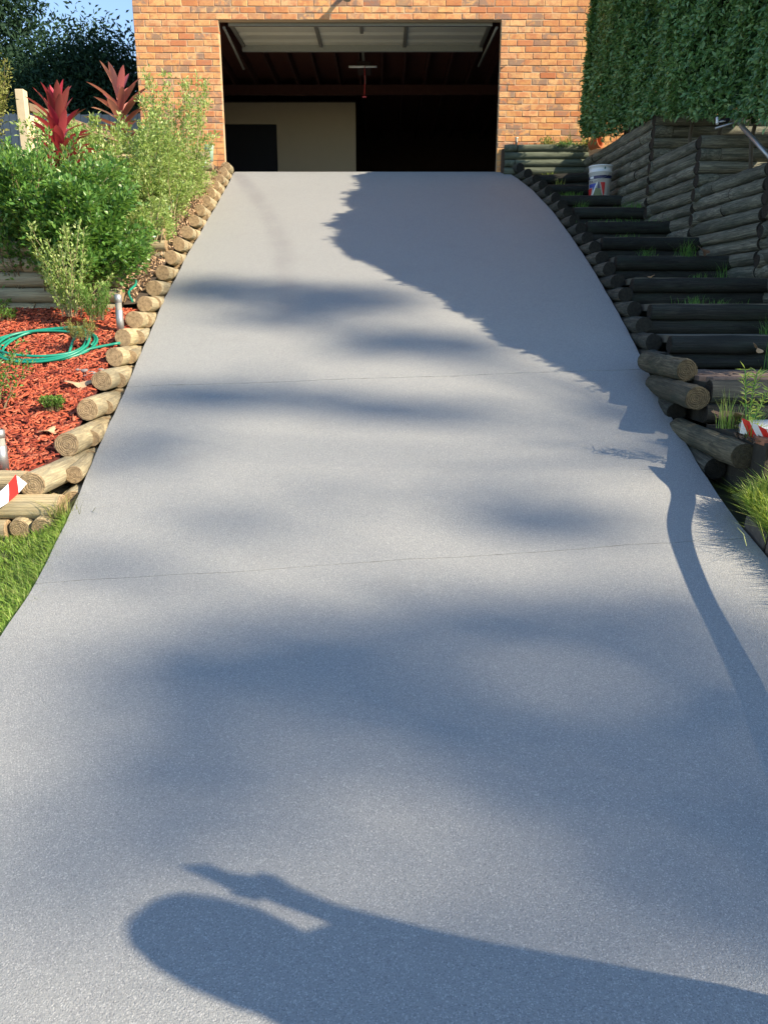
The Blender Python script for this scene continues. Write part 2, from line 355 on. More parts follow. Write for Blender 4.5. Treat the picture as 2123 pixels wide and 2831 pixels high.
# ------------------------------------------------------------------ log meshes (unit length on x, unit diameter)
LOGM = {}
def log_mesh(matkey, var):
    key = (matkey, var)
    if key in LOGM: return LOGM[key]
    rs = random.Random(var*13+5); seg = 16
    xs = [-.5, -.4975, -.46, -.38, -.27, -.17, -.06, .04, .15, .26, .37, .45, .4975, .5]; jag = .03 if matkey in ('step_log', 'edge_old', 'wall_log', 'pine_old') else .014
    rr = [.455, .488]+[.5+rs.uniform(-jag, jag) for _ in range(10)]+[.488, .455]
    ph = [rs.uniform(0, 6.28) for _ in range(3)]
    V = []; F = []
    for x, r in zip(xs, rr):
        for k in range(seg):
            w = 2*math.pi*k/seg
            q = r*(1+.035*math.sin(2*w+ph[0])+.02*math.sin(3*w+ph[1]+x*3))*(1+rs.uniform(-jag, jag)*.8)
            V.append((x, q*math.cos(w)+.012*math.sin(x*4+ph[2]), q*math.sin(w)+.012*math.cos(x*5+ph[1])))
    n = len(xs)
    for i in range(n-1):
        for k in range(seg):
            k2 = (k+1) % seg; F.append((i*seg+k, i*seg+k2, (i+1)*seg+k2, (i+1)*seg+k))
    F = [f[::-1] for f in F]
    F.append(tuple(range(seg))); F.append(tuple(range(n*seg-1, (n-1)*seg-1, -1)))
    me = bpy.data.meshes.new('log'); me.from_pydata(V, [], F)
    bm = bmesh.new(); bm.from_mesh(me); bmesh.ops.recalc_face_normals(bm, faces=bm.faces); bm.to_mesh(me); bm.free()
    me.materials.append(M[matkey])
    for p in me.polygons: p.use_smooth = len(p.vertices) == 4 and abs(sum(me.vertices[v].co.x for v in p.vertices)/4) < .49
    LOGM[key] = me; return me
def put_log(parent, a, b, dia, matkey, roll=None, name='log'):
    a = Vector(a); b = Vector(b); d = b-a; L = d.length
    me = log_mesh(matkey, random.randrange(6))
    o = bpy.data.objects.new(name, me); COL.objects.link(o)
    q = d.to_track_quat('X', 'Z') @ Quaternion((1, 0, 0), random.uniform(-3, 3) if roll is None else roll)
    Mx = Matrix.LocRotScale((a+b)/2, q, Vector((L, dia, dia)))
    if parent is not None:
        o.parent = parent; Mx = Matrix.Translation(-parent.location) @ Mx
    o.matrix_basis = Mx
    return o

# ------------------------------------------------------------------ foliage helpers
def leaves_mesh(name, P, D, N, Ln, Wd):
    """one folded diamond per leaf; P base, D direction, N approximate normal"""
    P = np.asarray(P, float); n = len(P)
    D = D/np.maximum(np.linalg.norm(D, axis=1, keepdims=True), 1e-9)
    Sd = np.cross(D, N); Sd /= np.maximum(np.linalg.norm(Sd, axis=1, keepdims=True), 1e-9); U = np.cross(Sd, D)
    Ln = np.broadcast_to(Ln, n)[:, None]; Wd = np.broadcast_to(Wd, n)[:, None]
    a = P; t = P + D*Ln - U*Ln*.12; m = P + D*Ln*.45
    l = m + Sd*Wd*.5 + U*Wd*.14; r = m - Sd*Wd*.5 + U*Wd*.14
    V = np.stack([a, l, t, r], 1).reshape(-1, 3)
    i = np.arange(n)[:, None]*4
    F = np.concatenate([i+np.array([[0, 1, 2]]), i+np.array([[0, 2, 3]])], 1).reshape(-1, 3)
    return tri_mesh(name, V, F)
def rdir(n, up=0.):
    v = rng.normal(size=(n, 3)); v[:, 2] += up; return v/np.linalg.norm(v, axis=1, keepdims=True)
def stems_plant(parent, base_r, nst, h, spread, leaf_len, leaf_w, per, start=.25, leafmat='L_camellia', stemmat='stem',
                curve=.3, twig=.10, stem_r=.006, up=.25, fol_name='foliage', hvar=.35, lean=(0, 0), flat=1.0):
    """stems leave a base and arch outwards; leaves sit on side twigs along them"""
    LP = []; LD = []; TV = []; TF = []; off = 0
    for s in range(nst):
        a = random.uniform(0, 2*math.pi); r0 = base_r*math.sqrt(random.random())
        b = np.array([r0*math.cos(a), r0*math.sin(a)*flat, 0.])
        hh = h*(1-hvar*random.random()**1.3)
        a2 = a+random.gauss(0, .6); out = spread*math.sqrt(random.random())*(1.15-.5*hh/h)
        tip = b + np.array([out*math.cos(a2)+lean[0], out*math.sin(a2)*flat+lean[1], hh])
        mid = (b+tip)/2 + np.array([0, 0, hh*curve*.4]) - np.array([(tip-b)[0], (tip-b)[1], 0])*.18
        T = np.linspace(0, 1, 7)[:, None]; C = (1-T)**2*b+2*T*(1-T)*mid+T*T*tip
        C[1:-1] += rng.normal(size=(5, 3))*.012*h
        V, F = tube_arrays(C, [stem_r*(1-.75*t) for t in np.linspace(0, 1, 7)], 4)
        TV += [tuple(v) for v in V]; TF += [tuple(i+off for i in f) for f in F]; off += len(V)
        t = start+(1-start)*rng.random(per)**.85
        idx = t*6; i0 = np.minimum(idx.astype(int), 5); fr = (idx-i0)[:, None]
        p = C[i0]*(1-fr)+C[i0+1]*fr; tang = C[i0+1]-C[i0]; tang /= np.linalg.norm(tang, axis=1, keepdims=True)
        o = rdir(per); o -= tang*(o*tang).sum(1, keepdims=True)*.6
        rad = twig*rng.random(per)[:, None]*(1.25-t[:, None]*.75)
        LP.append(p+o*rad); d = o*.8+tang*.55+rng.normal(size=(per, 3))*.3; d[:, 2] += up; LD.append(d)
    LP = np.concatenate(LP); LD = np.concatenate(LD); n = len(LP)
    N = rng.normal(size=(n, 3))*.55; N[:, 2] += 1
    me = leaves_mesh(fol_name, LP, LD, N, leaf_len*rng.uniform(.6, 1.2, n), leaf_w*rng.uniform(.7, 1.15, n))
    f = link(fol_name, me, parent, M[leafmat]); f['kind'] = 'stuff'
    sm = bpy.data.meshes.new('stems'); sm.from_pydata(TV, [], TF); link('stems', sm, parent, M[stemmat])
    return parent
def blob_points(blobs, n, shell=.55):
    """points inside ellipsoids, crowded towards the surface, with clumps"""
    vol = np.array([b[3]*b[4]*b[5] for b in blobs])**.8; pr = vol/vol.sum(); out = []
    idx = rng.choice(len(blobs), n, p=pr); d = rdir(n); r = shell+(1-shell)*rng.random(n)**.7
    B = np.array(blobs); w = 1+.16*np.sin(d[:, 0]*7+idx)*np.cos(d[:, 2]*6+idx*2)
    return B[idx, :3]+d*B[idx, 3:6]*(r*w)[:, None], d
def crown(parent, blobs, n, ll, lw, mat, name='crown', shell=.4, droop=0.):
    P, d = blob_points(blobs, n, shell); k = max(1, n//14)
    C = P[:k]; j = rng.integers(0, k, n); P = C[j]+rng.normal(size=(n, 3))*ll*1.9
    D = rdir(n, -droop); me = leaves_mesh(name, P, D, rdir(n, .6), ll*rng.uniform(.6, 1.3, n), lw*rng.uniform(.7, 1.2, n))
    o = link(name, me, parent, M[mat]); o['kind'] = 'stuff'; return o
def grass_mesh(name, P, h, w, lean=.5, wind=(0, 0)):
    n = len(P); P = np.asarray(P, float); a = rng.random(n)*2*np.pi; H = h*rng.uniform(.45, 1.25, n)
    o = np.stack([np.cos(a), np.sin(a), np.zeros(n)], 1); L = lean*rng.uniform(.2, 1.3, n)
    s = np.stack([-np.sin(a), np.cos(a), np.zeros(n)], 1)*(w*rng.uniform(.6, 1.2, n))[:, None]*.5
    wv = np.array([wind[0], wind[1], 0.])
    def at(t, k): return P+(o*(L*H*t*t)[:, None])+wv*(H*t*t)[:, None]+np.stack([np.zeros(n), np.zeros(n), H*(t-.25*L*t*t)], 1)
    a0 = at(0, 0); a1 = at(.5, 0); a2 = at(1, 0)
    V = np.stack([a0-s, a0+s, a1+s*.8, a1-s*.8, a2], 1).reshape(-1, 3); i = np.arange(n)[:, None]*5
    F = np.concatenate([i+np.array([[0, 1, 2]]), i+np.array([[0, 2, 3]]), i+np.array([[3, 2, 4]])], 1).reshape(-1, 3)
    return tri_mesh(name, V, F)

# ================================================================== GROUND
def sheet(name, mat, xs, ys, zf, parent=None, kind='structure'):
    nx, ny = len(xs), len(ys)
    V = [(x(y) if callable(x) else x, y, 0) for y in ys for x in xs]; V = [(a, b, zf(a, b)) for a, b, _ in V]
    F = [(j*nx+i, j*nx+i+1, (j+1)*nx+i+1, (j+1)*nx+i) for j in range(ny-1) for i in range(nx-1)]
    me = bpy.data.meshes.new(name); me.from_pydata(V, [], F); o = link(name, me, parent, mat, True)
    if parent is None: o['kind'] = kind
    return o
def ground_z(x, y):
    z = prof(y)-.16
    if y > 12.3: z = 2.03+min(0.6, (y-12.3)*.03)
    if y > 12.3 and x > 3.2: z = 2.03
    return z
sheet('ground', M['earth'], [-250, -60, -20, -10, -5, -3, 0, 3, 5, 10, 20, 60, 250], [-250, -60, -20, -6] + [y*.4 for y in range(-14, 31)] + [12.25, 12.35, 14, 20, 40, 90, 250], ground_z)
# driveway: three slabs with open saw cuts between them
dw = bpy.data.objects.new('driveway', None); COL.objects.link(dw); dw['kind'] = 'structure'
def slab(y0f, y1f):
    ns = 16; V = []; F = []
    ncol = max(8, int((y1f(.5)-y0f(.5))/.1))
    for j in range(ncol+1):
        for i in range(ns+1):
            s = i/ns; y = y0f(s)+(y1f(s)-y0f(s))*j/ncol; x = XL(y)+(XR(y)-XL(y))*s
            if i in (0, ns): x += .003*math.sin(y*5)+.002*math.sin(y*19+i)
            V.append((x, y, prof(y)))
    n = ns+1
    for j in range(ncol):
        for i in range(ns): F.append((j*n+i, j*n+i+1, (j+1)*n+i+1, (j+1)*n+i))
    per = [i for i in range(n)]+[j*n+ns for j in range(1, ncol+1)]+[ncol*n+i for i in range(ns-1, -1, -1)]+[j*n for j in range(ncol-1, 0, -1)]
    b0 = len(V)
    for i in per: V.append((V[i][0], V[i][1], V[i][2]-.1))
    m = len(per)
    for k in range(m):
        k2 = (k+1) % m; F.append((per[k2], per[k], b0+k, b0+k2))
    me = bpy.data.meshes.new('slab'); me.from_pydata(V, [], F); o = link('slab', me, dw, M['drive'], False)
    me.shade_smooth(); me.set_sharp_from_angle(angle=R(30))
wob = lambda s: .006*math.sin(s*17)+.004*math.sin(s*41)
j2 = lambda s: 3.19+.41*s+wob(s); j1 = lambda s: 5.455+.30*s+wob(s+.4)
slab(lambda s: -5.0, lambda s: j2(s)-.0026); slab(lambda s: j2(s)+.0026, lambda s: j1(s)-.0042); slab(lambda s: j1(s)+.0042, lambda s: 12.32)
for jf, w_ in ((j2, .0025), (j1, .0041)):
    V = []; F = []
    for i in range(41):
        q = i/40; y = jf(q); x = XL(y)+.01+(XR(y)-XL(y)-.02)*q
        for d in (-w_, w_): V.append((x, y+d, prof(y+d)-.0035-.002*math.sin(i*2.7)))
    for i in range(40): F.append((2*i, 2*i+2, 2*i+3, 2*i+1))
    me = bpy.data.meshes.new('joint_filler'); me.from_pydata(V, [], F); link('joint_filler', me, dw, M['dark_soil'])
# lawns and beds
def LZ(x, y): return prof(y)-.03-.11*min(1, max(0, (XL(y)-x)/.25))
sheet('lawn', M['lawn'], [-14, -6, -3.5, -2.6, lambda y: XL(y)-.26, lambda y: XL(y)-.01], [y*.25 for y in range(-20, 16)]+[3.86], lambda x, y: LZ(x, y))
def VG(x, y): return prof(y)+.06+.20*min(1, max(0, (y-3.3)/.6))*min(1, max(0, (x-1.95)/.25))
sheet('grass_verge', M['lawn'], [lambda y: XR(y)+(.17 if y < 3.6 else .03), 2.6, 3.4, 6, 14], [y*.25 for y in range(-20, 16)]+[3.92], lambda x, y: VG(x, y))
EXY = [3.93, 4.40, 4.87, 5.30, 5.70, 6.05, 6.41, 6.76, 7.13]; EXX = [-1.908, -1.93, -1.96, -2.01, -2.04, -2.08, -2.10, -2.12, -2.13]
def EX(y): return float(np.interp(y, EXY, EXX))
sheet('mulch_bed', M['mulch'], [-4.9, -4, -3.2, -2.6, lambda y: EX(y)-.02], [4.0+y*.2 for y in range(15)], lambda x, y: prof(y)+.03+.015*math.sin(x*5)*math.sin(y*4))
for nm, y0, y1, z in (('soil_terrace', 6.9, 8.15, .70), ('soil_terrace', 8.25, 9.25, 1.05), ('soil_terrace', 9.35, 10.95, 1.70), ('soil_terrace', 11.05, 12.28, 2.1)):
    bm = bmesh.new(); add_box(bm, -8, -2.62, y0, y1, z-1.2, z-.05); o = from_bm(nm, bm, M['soil']); o['kind'] = 'structure'

sheet('garden_slope', M['soil'], [-2.7, -2.5, lambda y: XL(y)-.13], [6.85+y*.2 for y in range(28)], lambda x, y: prof(y)+.07+(.12 if x < -2.6 else 0)+.02*math.sin(y*13+x*9))
# ================================================================== BRICK GARAGE
OX0, OX1 = -2.42, 1.715; ZF = 2.19; CH = .086; YW = 12.30
ZT = ZF+24*CH
house = thing('brick_garage', 'orange brick garage at the top of the driveway with its wide door open', 'garage', (0, YW, ZF))
hp = lambda x, y, z: Vector((x, y-YW, z-ZF))
def brick_mesh(w, i):
    bm = bmesh.new(); rs = random.Random(i*7+int(w*1000))
    add_box(bm, -w/2, w/2, 0, .098, 0, CH-.010)
    for v in bm.verts: v.co += Vector((rs.uniform(-.0025, .0025), rs.uniform(-.003, .003) if v.co.y < .05 else 0, rs.uniform(-.0025, .0025)))
    bmesh.ops.bevel(bm, geom=[e for e in bm.edges if all(v.co.y < .05 for v in e.verts)], offset=.005, segments=1, affect='EDGES')
    me = bpy.data.meshes.new('brick'); bm.to_mesh(me); bm.free(); me.materials.append(M['brick']); return me
BM = {}
def bmesh_for(w):
    w = round(w, 3); k = (w, random.randrange(5))
    if k not in BM: BM[k] = brick_mesh(*k)
    return BM[k]
rest_V = []; rest_F = []; nb = 0
def lay(x0, x1, z, y=YW):
    global nb
    w = x1-x0
    if w < .03: return
    xc = (x0+x1)/2
    vis = z < 4.56 and ((xc < OX0 and z > 2.62) or (xc > OX1 and xc < 2.98 and z > 2.50) or z >= ZT-.01) and xc < 2.98 and xc > -3.70
    if vis and nb < 300:
        o = bpy.data.objects.new('brick', bmesh_for(w-.010)); COL.objects.link(o); o.parent = house
        o.location = hp(xc+random.uniform(-.002, .002), y+random.uniform(-.002, .003), z+.005); nb += 1
    else:
        b = len(rest_V)
        a0, a1, z0, z1 = x0+.005, x1-.005, z+.005, z+CH-.005
        rest_V.extend([hp(a0, y, z0), hp(a1, y, z0), hp(a1, y+.098, z0), hp(a0, y+.098, z0), hp(a0, y, z1), hp(a1, y, z1), hp(a1, y+.098, z1), hp(a0, y+.098, z1)])
        rest_F.extend([tuple(b+i for i in f) for f in ((0,3,2,1),(4,5,6,7),(0,1,5,4),(1,2,6,5),(2,3,7,6),(3,0,4,7))])
WX0, WX1 = -3.665, 5.4
for r in range(-6, 62):
    z = ZF+r*CH; stag = .12 if r % 2 else 0
    def run(a, b, start_full=True, anchor='L'):
        x = a; first = True
        xs = [a]
        if anchor == 'L':
            if r % 2: xs.append(a+.12)
            while xs[-1] < b-.241: xs.append(xs[-1]+.24)
            xs.append(b)
        else:
            xs = [b]
            if r % 2: xs.append(b-.12)
            while xs[-1] > a+.241: xs.append(xs[-1]-.24)
            xs.append(a); xs = xs[::-1]
        for p, q in zip(xs[:-1], xs[1:]): lay(p, q, z)
    if r < 24:
        run(WX0, OX0, anchor='R'); run(OX1, WX1)
    else:
        xs = [WX0]; off = 0.12 if r % 2 else 0
        run(WX0, WX1)
me = bpy.data.meshes.new('brickwork'); me.from_pydata([tuple(v) for v in rest_V], [], rest_F)
o = link('brickwork', me, house, M['brick']); o['kind'] = 'stuff'
bm = bmesh.new(); zb = ZF-6*CH; zt = ZF+62*CH; m0 = YW+.007; m1 = YW+.108
for x0, x1, z0, z1 in ((WX0+.004, OX0-.004, zb, ZT+.003), (OX1+.004, WX1-.004, zb, ZT+.003), (WX0+.004, WX1-.004, ZT+.003, zt)):
    add_box(bm, x0, x1, m0-YW, m1-YW, z0-ZF, z1-ZF)
from_bm('mortar', bm, M['mortar'], house)
# inner leaf, side walls, back, roof over the room
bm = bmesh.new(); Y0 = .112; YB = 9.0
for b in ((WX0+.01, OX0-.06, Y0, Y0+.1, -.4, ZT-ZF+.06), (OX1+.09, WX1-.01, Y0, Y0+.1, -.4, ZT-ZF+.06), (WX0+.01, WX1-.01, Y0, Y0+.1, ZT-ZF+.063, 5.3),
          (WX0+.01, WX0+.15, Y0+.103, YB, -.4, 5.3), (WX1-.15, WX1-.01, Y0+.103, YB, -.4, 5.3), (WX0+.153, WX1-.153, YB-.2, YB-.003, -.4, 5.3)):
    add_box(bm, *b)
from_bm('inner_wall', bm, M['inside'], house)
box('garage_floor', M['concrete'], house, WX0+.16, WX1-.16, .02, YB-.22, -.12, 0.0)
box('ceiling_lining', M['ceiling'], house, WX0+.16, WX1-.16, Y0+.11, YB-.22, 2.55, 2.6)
for i in range(20):
    x = -3.4+i*.42
    box('joist', M['joist'], house, x-.022, x+.022, 1.35, YB-.25, 2.36, 2.547)
box('ceiling_beam', M['joist'], house, WX0+.17, WX1-.17, 4.15, 4.24, 2.18, 2.357)
# cream partition; a black panel stands in for the shade in its doorway
py = 4.4
pw = thing_part = None
box('partition_wall', M['cream'], house, -2.20, -.58, py, py+.1, 0.0, 2.10)
box('partition_wall', M['cream'], house, -3.35, -2.203, py, py+.1, 1.70, 2.10)
box('doorway_shade', M['black'], house, -3.34, -2.21, py+.03, py+.07, 0.0, 1.697)
box('trim_cap', M['inside'], house, -3.35, -.56, py-.004, py+.104, 2.103, 2.12)
# raised tilt door seen from below
gd = bpy.data.objects.new('garage_door', None); COL.objects.link(gd); gd.parent = house; gd['label'] = 'raised metal garage door seen from below'
gx0, gx1 = -2.30, 1.60; gy0, gy1 = .16, 1.25; gz0, gz1 = ZT-ZF-.035, ZT-ZF+.02
ang = math.atan2(gz1-gz0, gy1-gy0); Md = Matrix.Translation((0, gy0, gz0)) @ Matrix.Rotation(ang, 4, 'X')
def dpart(name, mat, *b):
    bm = bmesh.new(); add_box(bm, *b, M=Md); return from_bm(name, bm, mat, gd)
prv = []; nrib = 3
bm = bmesh.new(); L = gy1-gy0; pts = []
for k in range(nrib*8+1):
    t = k/(nrib*8)*L; ph = (k % 8)/8; dz = .035*(0 if ph < .12 or ph > .6 else min(1, (ph-.12)/.12, (.6-ph)/.12)); pts.append((t, .05+dz))
for (t0, z0), (t1, z1) in zip(pts[:-1], pts[1:]):
    vs = [bm.verts.new(Md @ Vector(p)) for p in ((gx0, t0, z0), (gx1, t0, z0), (gx1, t1, z1), (gx0, t1, z1))]; bm.faces.new(vs)
from_bm('door_sheet', bm, M['doorskin'], gd)
dpart('edge_bar', M['steel'], gx0, gx1, L-.01, L+.05, -.04, .048)
dpart('edge_bar', M['dull'], gx0, gx1, -.04, 0.02, .0, .045)
for x in (gx0+.03, -1.02, -.34, .33, gx1-.03): dpart('stile', M['dull'], x-.025, x+.025, .022, (L-.012) if x != -.34 else L*.35, .012, .049)
tube('lift_arm', M['dull'], house, [hp(-2.37, 12.45, ZT-.05), hp(-2.30, 13.6, ZT-.26)], .022, 6)
tube('lift_arm', M['dull'], house, [hp(1.67, 12.45, ZT-.05), hp(1.55, 13.6, ZT-.22)], .022, 6)
box('opener_rail', M['dull'], house, -.37, -.33, 1.30, 3.2, 2.10, 2.14)
box('opener_motor', M['inside'], house, -.46, -.22, 1.9, 2.3, 1.99, 2.098, .01)
tube('lamp_tube', M['white'], house, [(-.60, 1.86, 2.0), (-.12, 1.86, 2.0)], .018, 8)
tube('release_cord', M['redp'], house, [(-.33, 1.8, 2.0), (-.325, 1.8, 1.8), (-.335, 1.8, 1.53)], .006, 5)
box('cord_handle', M['redp'], house, -.37, -.30, 1.79, 1.81, 1.51, 1.525)
# light fitting above the opening
wl = tube('wall_light', M['dull'], house, [hp(-.50, YW-.02, 4.62), hp(-.50, YW-.10, 4.60), hp(-.52, YW-.16, 4.53)], [.03, .028, .022], 8)
lh = tube('light_hood', M['dull'], house, [hp(-.515, YW-.15, 4.55), hp(-.54, YW-.19, 4.47)], [.035, .075], 12)
# simple hipped roof out of frame
bm = bmesh.new(); zr = 5.28
c = [bm.verts.new(p) for p in ((WX0-.5, -.5, zr), (WX1+.5, -.5, zr), (WX1+.5, YB+.5, zr), (WX0-.5, YB+.5, zr), (0, 4.3, zr+2.2), (1.5, 4.3, zr+2.2))]
for f in ((0, 1, 5, 4), (1, 2, 5), (2, 3, 4, 5), (3, 0, 4), (3, 2, 1, 0)): bm.faces.new([c[i] for i in f])
from_bm('roof', bm, M['joist'], house)

# ================================================================== LOG EDGING, LEFT OF THE DRIVE
el = thing('log_edging', 'stepped edging of pale round pine logs along the left side of the driveway', 'log edging', (-1.9, 4, -.96))
ends = [(-1.908, 3.93), (-1.90, 4.40), (-1.94, 4.87), (-1.99, 5.30), (-2.03, 5.70), (-2.07, 6.05), (-2.09, 6.41), (-2.10, 6.76), (-2.11, 7.13), (-2.15, 7.55), (-2.18, 8.0), (-2.19, 8.42), (-2.20, 8.85), (-2.23, 9.3), (-2.26, 9.75), (-2.29, 10.2), (-2.31, 10.6), (-2.33, 11.0), (-2.34, 11.38), (-2.35, 11.72), (-2.37, 12.05)]
for i, (x, y) in enumerate(ends):
    dia = .145+random.uniform(-.008, .008); zc = prof(y)+.11
    L = [.85, .75, .8, .8, .8][i] if i < 5 else .72
    y2 = min(y+L, 12.28); x2 = XL(y2)-.085
    x1 = min(x, XL(y)-.085) if i > 0 else x
    put_log(el, (x1, y, zc), (x2, y2, zc+random.uniform(-.005, .012)), dia, 'pine')
    # sleeper below, against the slab
    put_log(el, (XL(y)-.075, y+.17, zc-.135), (XL(y+.75)-.075, y+.9 if y < 11 else y+.2, zc-.125), .135, 'pine')
y = 4.2
while y < 12.0:
    q = random.uniform(.4, .6); put_log(el, (XL(y)-.06, y, prof(y)+.03), (XL(y+q)-.055, min(y+q, 12.3), prof(y)+.05), random.uniform(.10, .13), 'pine'); y += random.uniform(.33, .46)
# front garden wall of the mulch bed
def cross_wall(label, x0, x1, y, z0, rows, pitch, dia, mat, splits=(), name='log_wall', cat='log wall', tilt=0., jit=.02):
    w = thing(name, label, cat, ((x0+x1)/2, y, z0))
    for r in range(rows):
        z = z0+(r+.5)*pitch; xs = [x0+random.uniform(-jit, jit)]
        if splits: xs += [s+random.uniform(-.1, .1) for s in splits[r % len(splits)] if x0 < s < x1]
        xs.append(x1+random.uniform(-jit, jit)*1.5)
        for a, b in zip(xs[:-1], xs[1:]): put_log(w, (a+.004, y+random.uniform(-.008, .008), z), (b-.004, y+random.uniform(-.008, .008), z+random.uniform(-.003, .004)), dia, mat)
    return w
w1 = thing('log_wall', 'low front wall of thick pale logs below the red mulch, beside the grass', 'log wall', (-3, 3.92, -1.2))
put_log(w1, (-4.4, 4.08, -.875), (-1.985, 4.06, -.875), .13, 'pine', 1.0)
put_log(w1, (-4.4, 3.91, -.985), (-1.75, 3.93, -.985), .135, 'pine', 2.0)
put_log(w1, (-4.4, 3.86, -1.10), (-2.03, 3.88, -1.105), .12, 'pine')
put_log(w1, (-1.96, 3.84, -1.09), (-1.95, 4.4, -1.02), .115, 'pine')
put_log(w1, (-1.83, 3.83, -1.085), (-1.83, 4.4, -1.0), .125, 'pine')
cross_wall('log wall behind the red mulch bed with leaf shadows on its lower logs', -5.2, -2.32, 6.86, .02, 5, .13, .135, 'pine', [(-3.1,), (-4.2,), ()])
cross_wall('short log wall half hidden behind the glossy shrub, its orange ends showing', -5.0, -2.27, 8.2, .58, 4, .115, .12, 'pine', [(-3.4,), ()])
cross_wall('upper log wall at the left edge below the cream fence post', -5.6, -2.9, 9.3, .95, 7, .128, .132, 'pine', [(-4.2,), (-3.6,), ()])
cross_wall('top log wall on the left against the brick corner', -4.6, -2.36, 11.0, 1.5, 6, .12, .125, 'pine', [(-3.4,), ()])

# ================================================================== STEPS ON THE RIGHT
st = thing('log_steps', 'flight of blackened log steps climbing beside the right side of the driveway', 'steps', (2.6, 5.6, -.4))
steps = [(5.70, -.117), (6.35, .128), (7.00, .37), (7.65, .61), (8.28, .85), (8.98, 1.09), (9.66, 1.335), (10.42, 1.585), (11.12, 1.83), (11.80, 2.07)]
for k, (y, h) in enumerate(steps):
    x0 = XR(y)+.16; x1 = (XW(y)+.03) if y > 6.6 else (3.95 if k else 4.2)
    t = .05 if k == 9 else 0
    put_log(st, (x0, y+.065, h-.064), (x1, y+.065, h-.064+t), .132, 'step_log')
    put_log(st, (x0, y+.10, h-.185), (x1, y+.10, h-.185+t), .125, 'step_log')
    # tread: worn strip of pavers behind the front log
    ny = (steps[k+1][0] if k < 9 else 12.1)
    box('tread', M['tread'], st, x0-2.6+.03, x1-2.6, y+.065-5.6, ny+.10-5.6, h-.05+.4, h+.006+.4)
# edging logs along the drive on the stair side
er = thing('log_edging', 'dark stepped log ends lining the drive beside the steps', 'log edging', (2.1, 5.7, -.3))
y = 5.62; k = 0
while y < 12.0:
    z = prof(y)+.115; y2 = min(y+.75, 12.15)
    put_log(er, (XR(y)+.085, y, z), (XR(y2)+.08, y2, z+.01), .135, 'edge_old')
    y += .335; k += 1
# larger old logs at the bottom of the edging
eo = thing('log_edging', 'three thick weathered logs stepping down beside the landing, moss on their sawn ends', 'log edging', (1.95, 4.8, -.5))
put_log(eo, (2.02, 5.03, -.325), (1.965, 5.66, -.30), .15, 'pine_old')
put_log(eo, (1.955, 4.66, -.475), (1.99, 5.5, -.45), .155, 'pine_old')
put_log(eo, (1.97, 5.0, -.60), (1.99, 5.9, -.55), .13, 'edge_old')
put_log(eo, (1.985, 4.04, -.725), (1.955, 4.92, -.70), .15, 'pine_old')
put_log(eo, (1.95, 4.30, -.85), (1.97, 5.1, -.79), .13, 'edge_old')
# landing of clay pavers
ld = thing('paved_landing', 'small landing of worn clay pavers at the foot of the log steps', 'paving', (2.9, 5.12, -.40))
bm = bmesh.new(); add_box(bm, -.82, 1.4, -.36, .56, -.25, .012); from_bm('bedding', bm, M['dark_soil'], ld)
for r in range(8):
    for c_ in range(11):
        x = -.82+c_*.212+(.1 if r % 2 else 0); yy = -.31+r*.106
        if x > 1.35: continue
        o = bpy.data.objects.new('paver', None if False else bpy.data.meshes.get('paver_unit') or (lambda: (lambda b: b)(bpy.data.meshes.new('paver_unit')))())
        if not o.data.vertices:
            bm = bmesh.new(); add_box(bm, -.101, .101, -.05, .05, 0, .035); bmesh.ops.bevel(bm, geom=bm.edges[:], offset=.004, segments=1, affect='EDGES'); bm.to_mesh(o.data); bm.free(); o.data.materials.append(M['paver'])
        COL.objects.link(o); o.parent = ld; o.location = (x+.1, yy, random.uniform(.008, .014)); o.rotation_euler = (random.uniform(-.02, .02), random.uniform(-.02, .02), random.uniform(-.02, .02))
lw = thing('log_wall', 'split timber log holding the front of the paved landing, half in sun', 'log wall', (2.8, 4.33, -.6))
put_log(lw, (2.04, 4.72, -.435), (3.9, 4.62, -.435), .15, 'edge_old')
put_log(lw, (2.03, 4.73, -.57), (3.9, 4.64, -.57), .14, 'step_log')
# low corner with dirt and orange pavers
o = box('soil_corner', M['dark_soil'], None, 2.03, 4.2, 3.9, 4.66, -.95, -.635); o['kind'] = 'structure'
op = thing('paved_strip', 'strip of sunlit orange pavers behind the red and white tape', 'paving', (2.46, 3.98, -.65))
for i in range(7):
    for j in range(2):
        o = bpy.data.objects.new('paver', bpy.data.meshes.get('paver_big') or bpy.data.meshes.new('paver_big'))
        if not o.data.vertices:
            bm = bmesh.new(); add_box(bm, -.112, .112, -.055, .055, 0, .04); bmesh.ops.bevel(bm, geom=bm.edges[:], offset=.004, segments=1, affect='EDGES'); bm.to_mesh(o.data); bm.free(); o.data.materials.append(M['orange_paver'])
        COL.objects.link(o); o.parent = op; o.location = (-.32+i*.23+.1*j, j*.117, -.003); o.rotation_euler = (0, 0, random.uniform(-.03, .03))
# brick edging along the grass
eb = thing('brick_edging', 'row of old bricks edging the grass at the lower right of the driveway', 'brick edging', (1.95, 2.8, -1.2))
y = 3.72; i = 0
while y > -.5:
    l = .23; ym = y-l/2; sl = math.atan2(prof(y)-prof(y-l), l)
    o = bpy.data.objects.new('brick', bpy.data.meshes.get('edge_unit') or bpy.data.meshes.new('edge_unit'))
    if not o.data.vertices:
        bm = bmesh.new(); add_box(bm, -.055, .055, -.112, .112, -.1, 0); bmesh.ops.bevel(bm, geom=bm.edges[:], offset=.006, segments=1, affect='EDGES'); bm.to_mesh(o.data); bm.free(); o.data.materials.append(M['edge_brick'])
    COL.objects.link(o); o.parent = eb
    o.location = Vector((XR(ym)+.075+random.uniform(-.006, .006), ym, prof(ym)+.065+random.uniform(-.006, .006)))-eb.location; o.rotation_euler = (sl, random.uniform(-.04, .04), random.uniform(-.03, .03))
    y -= .238
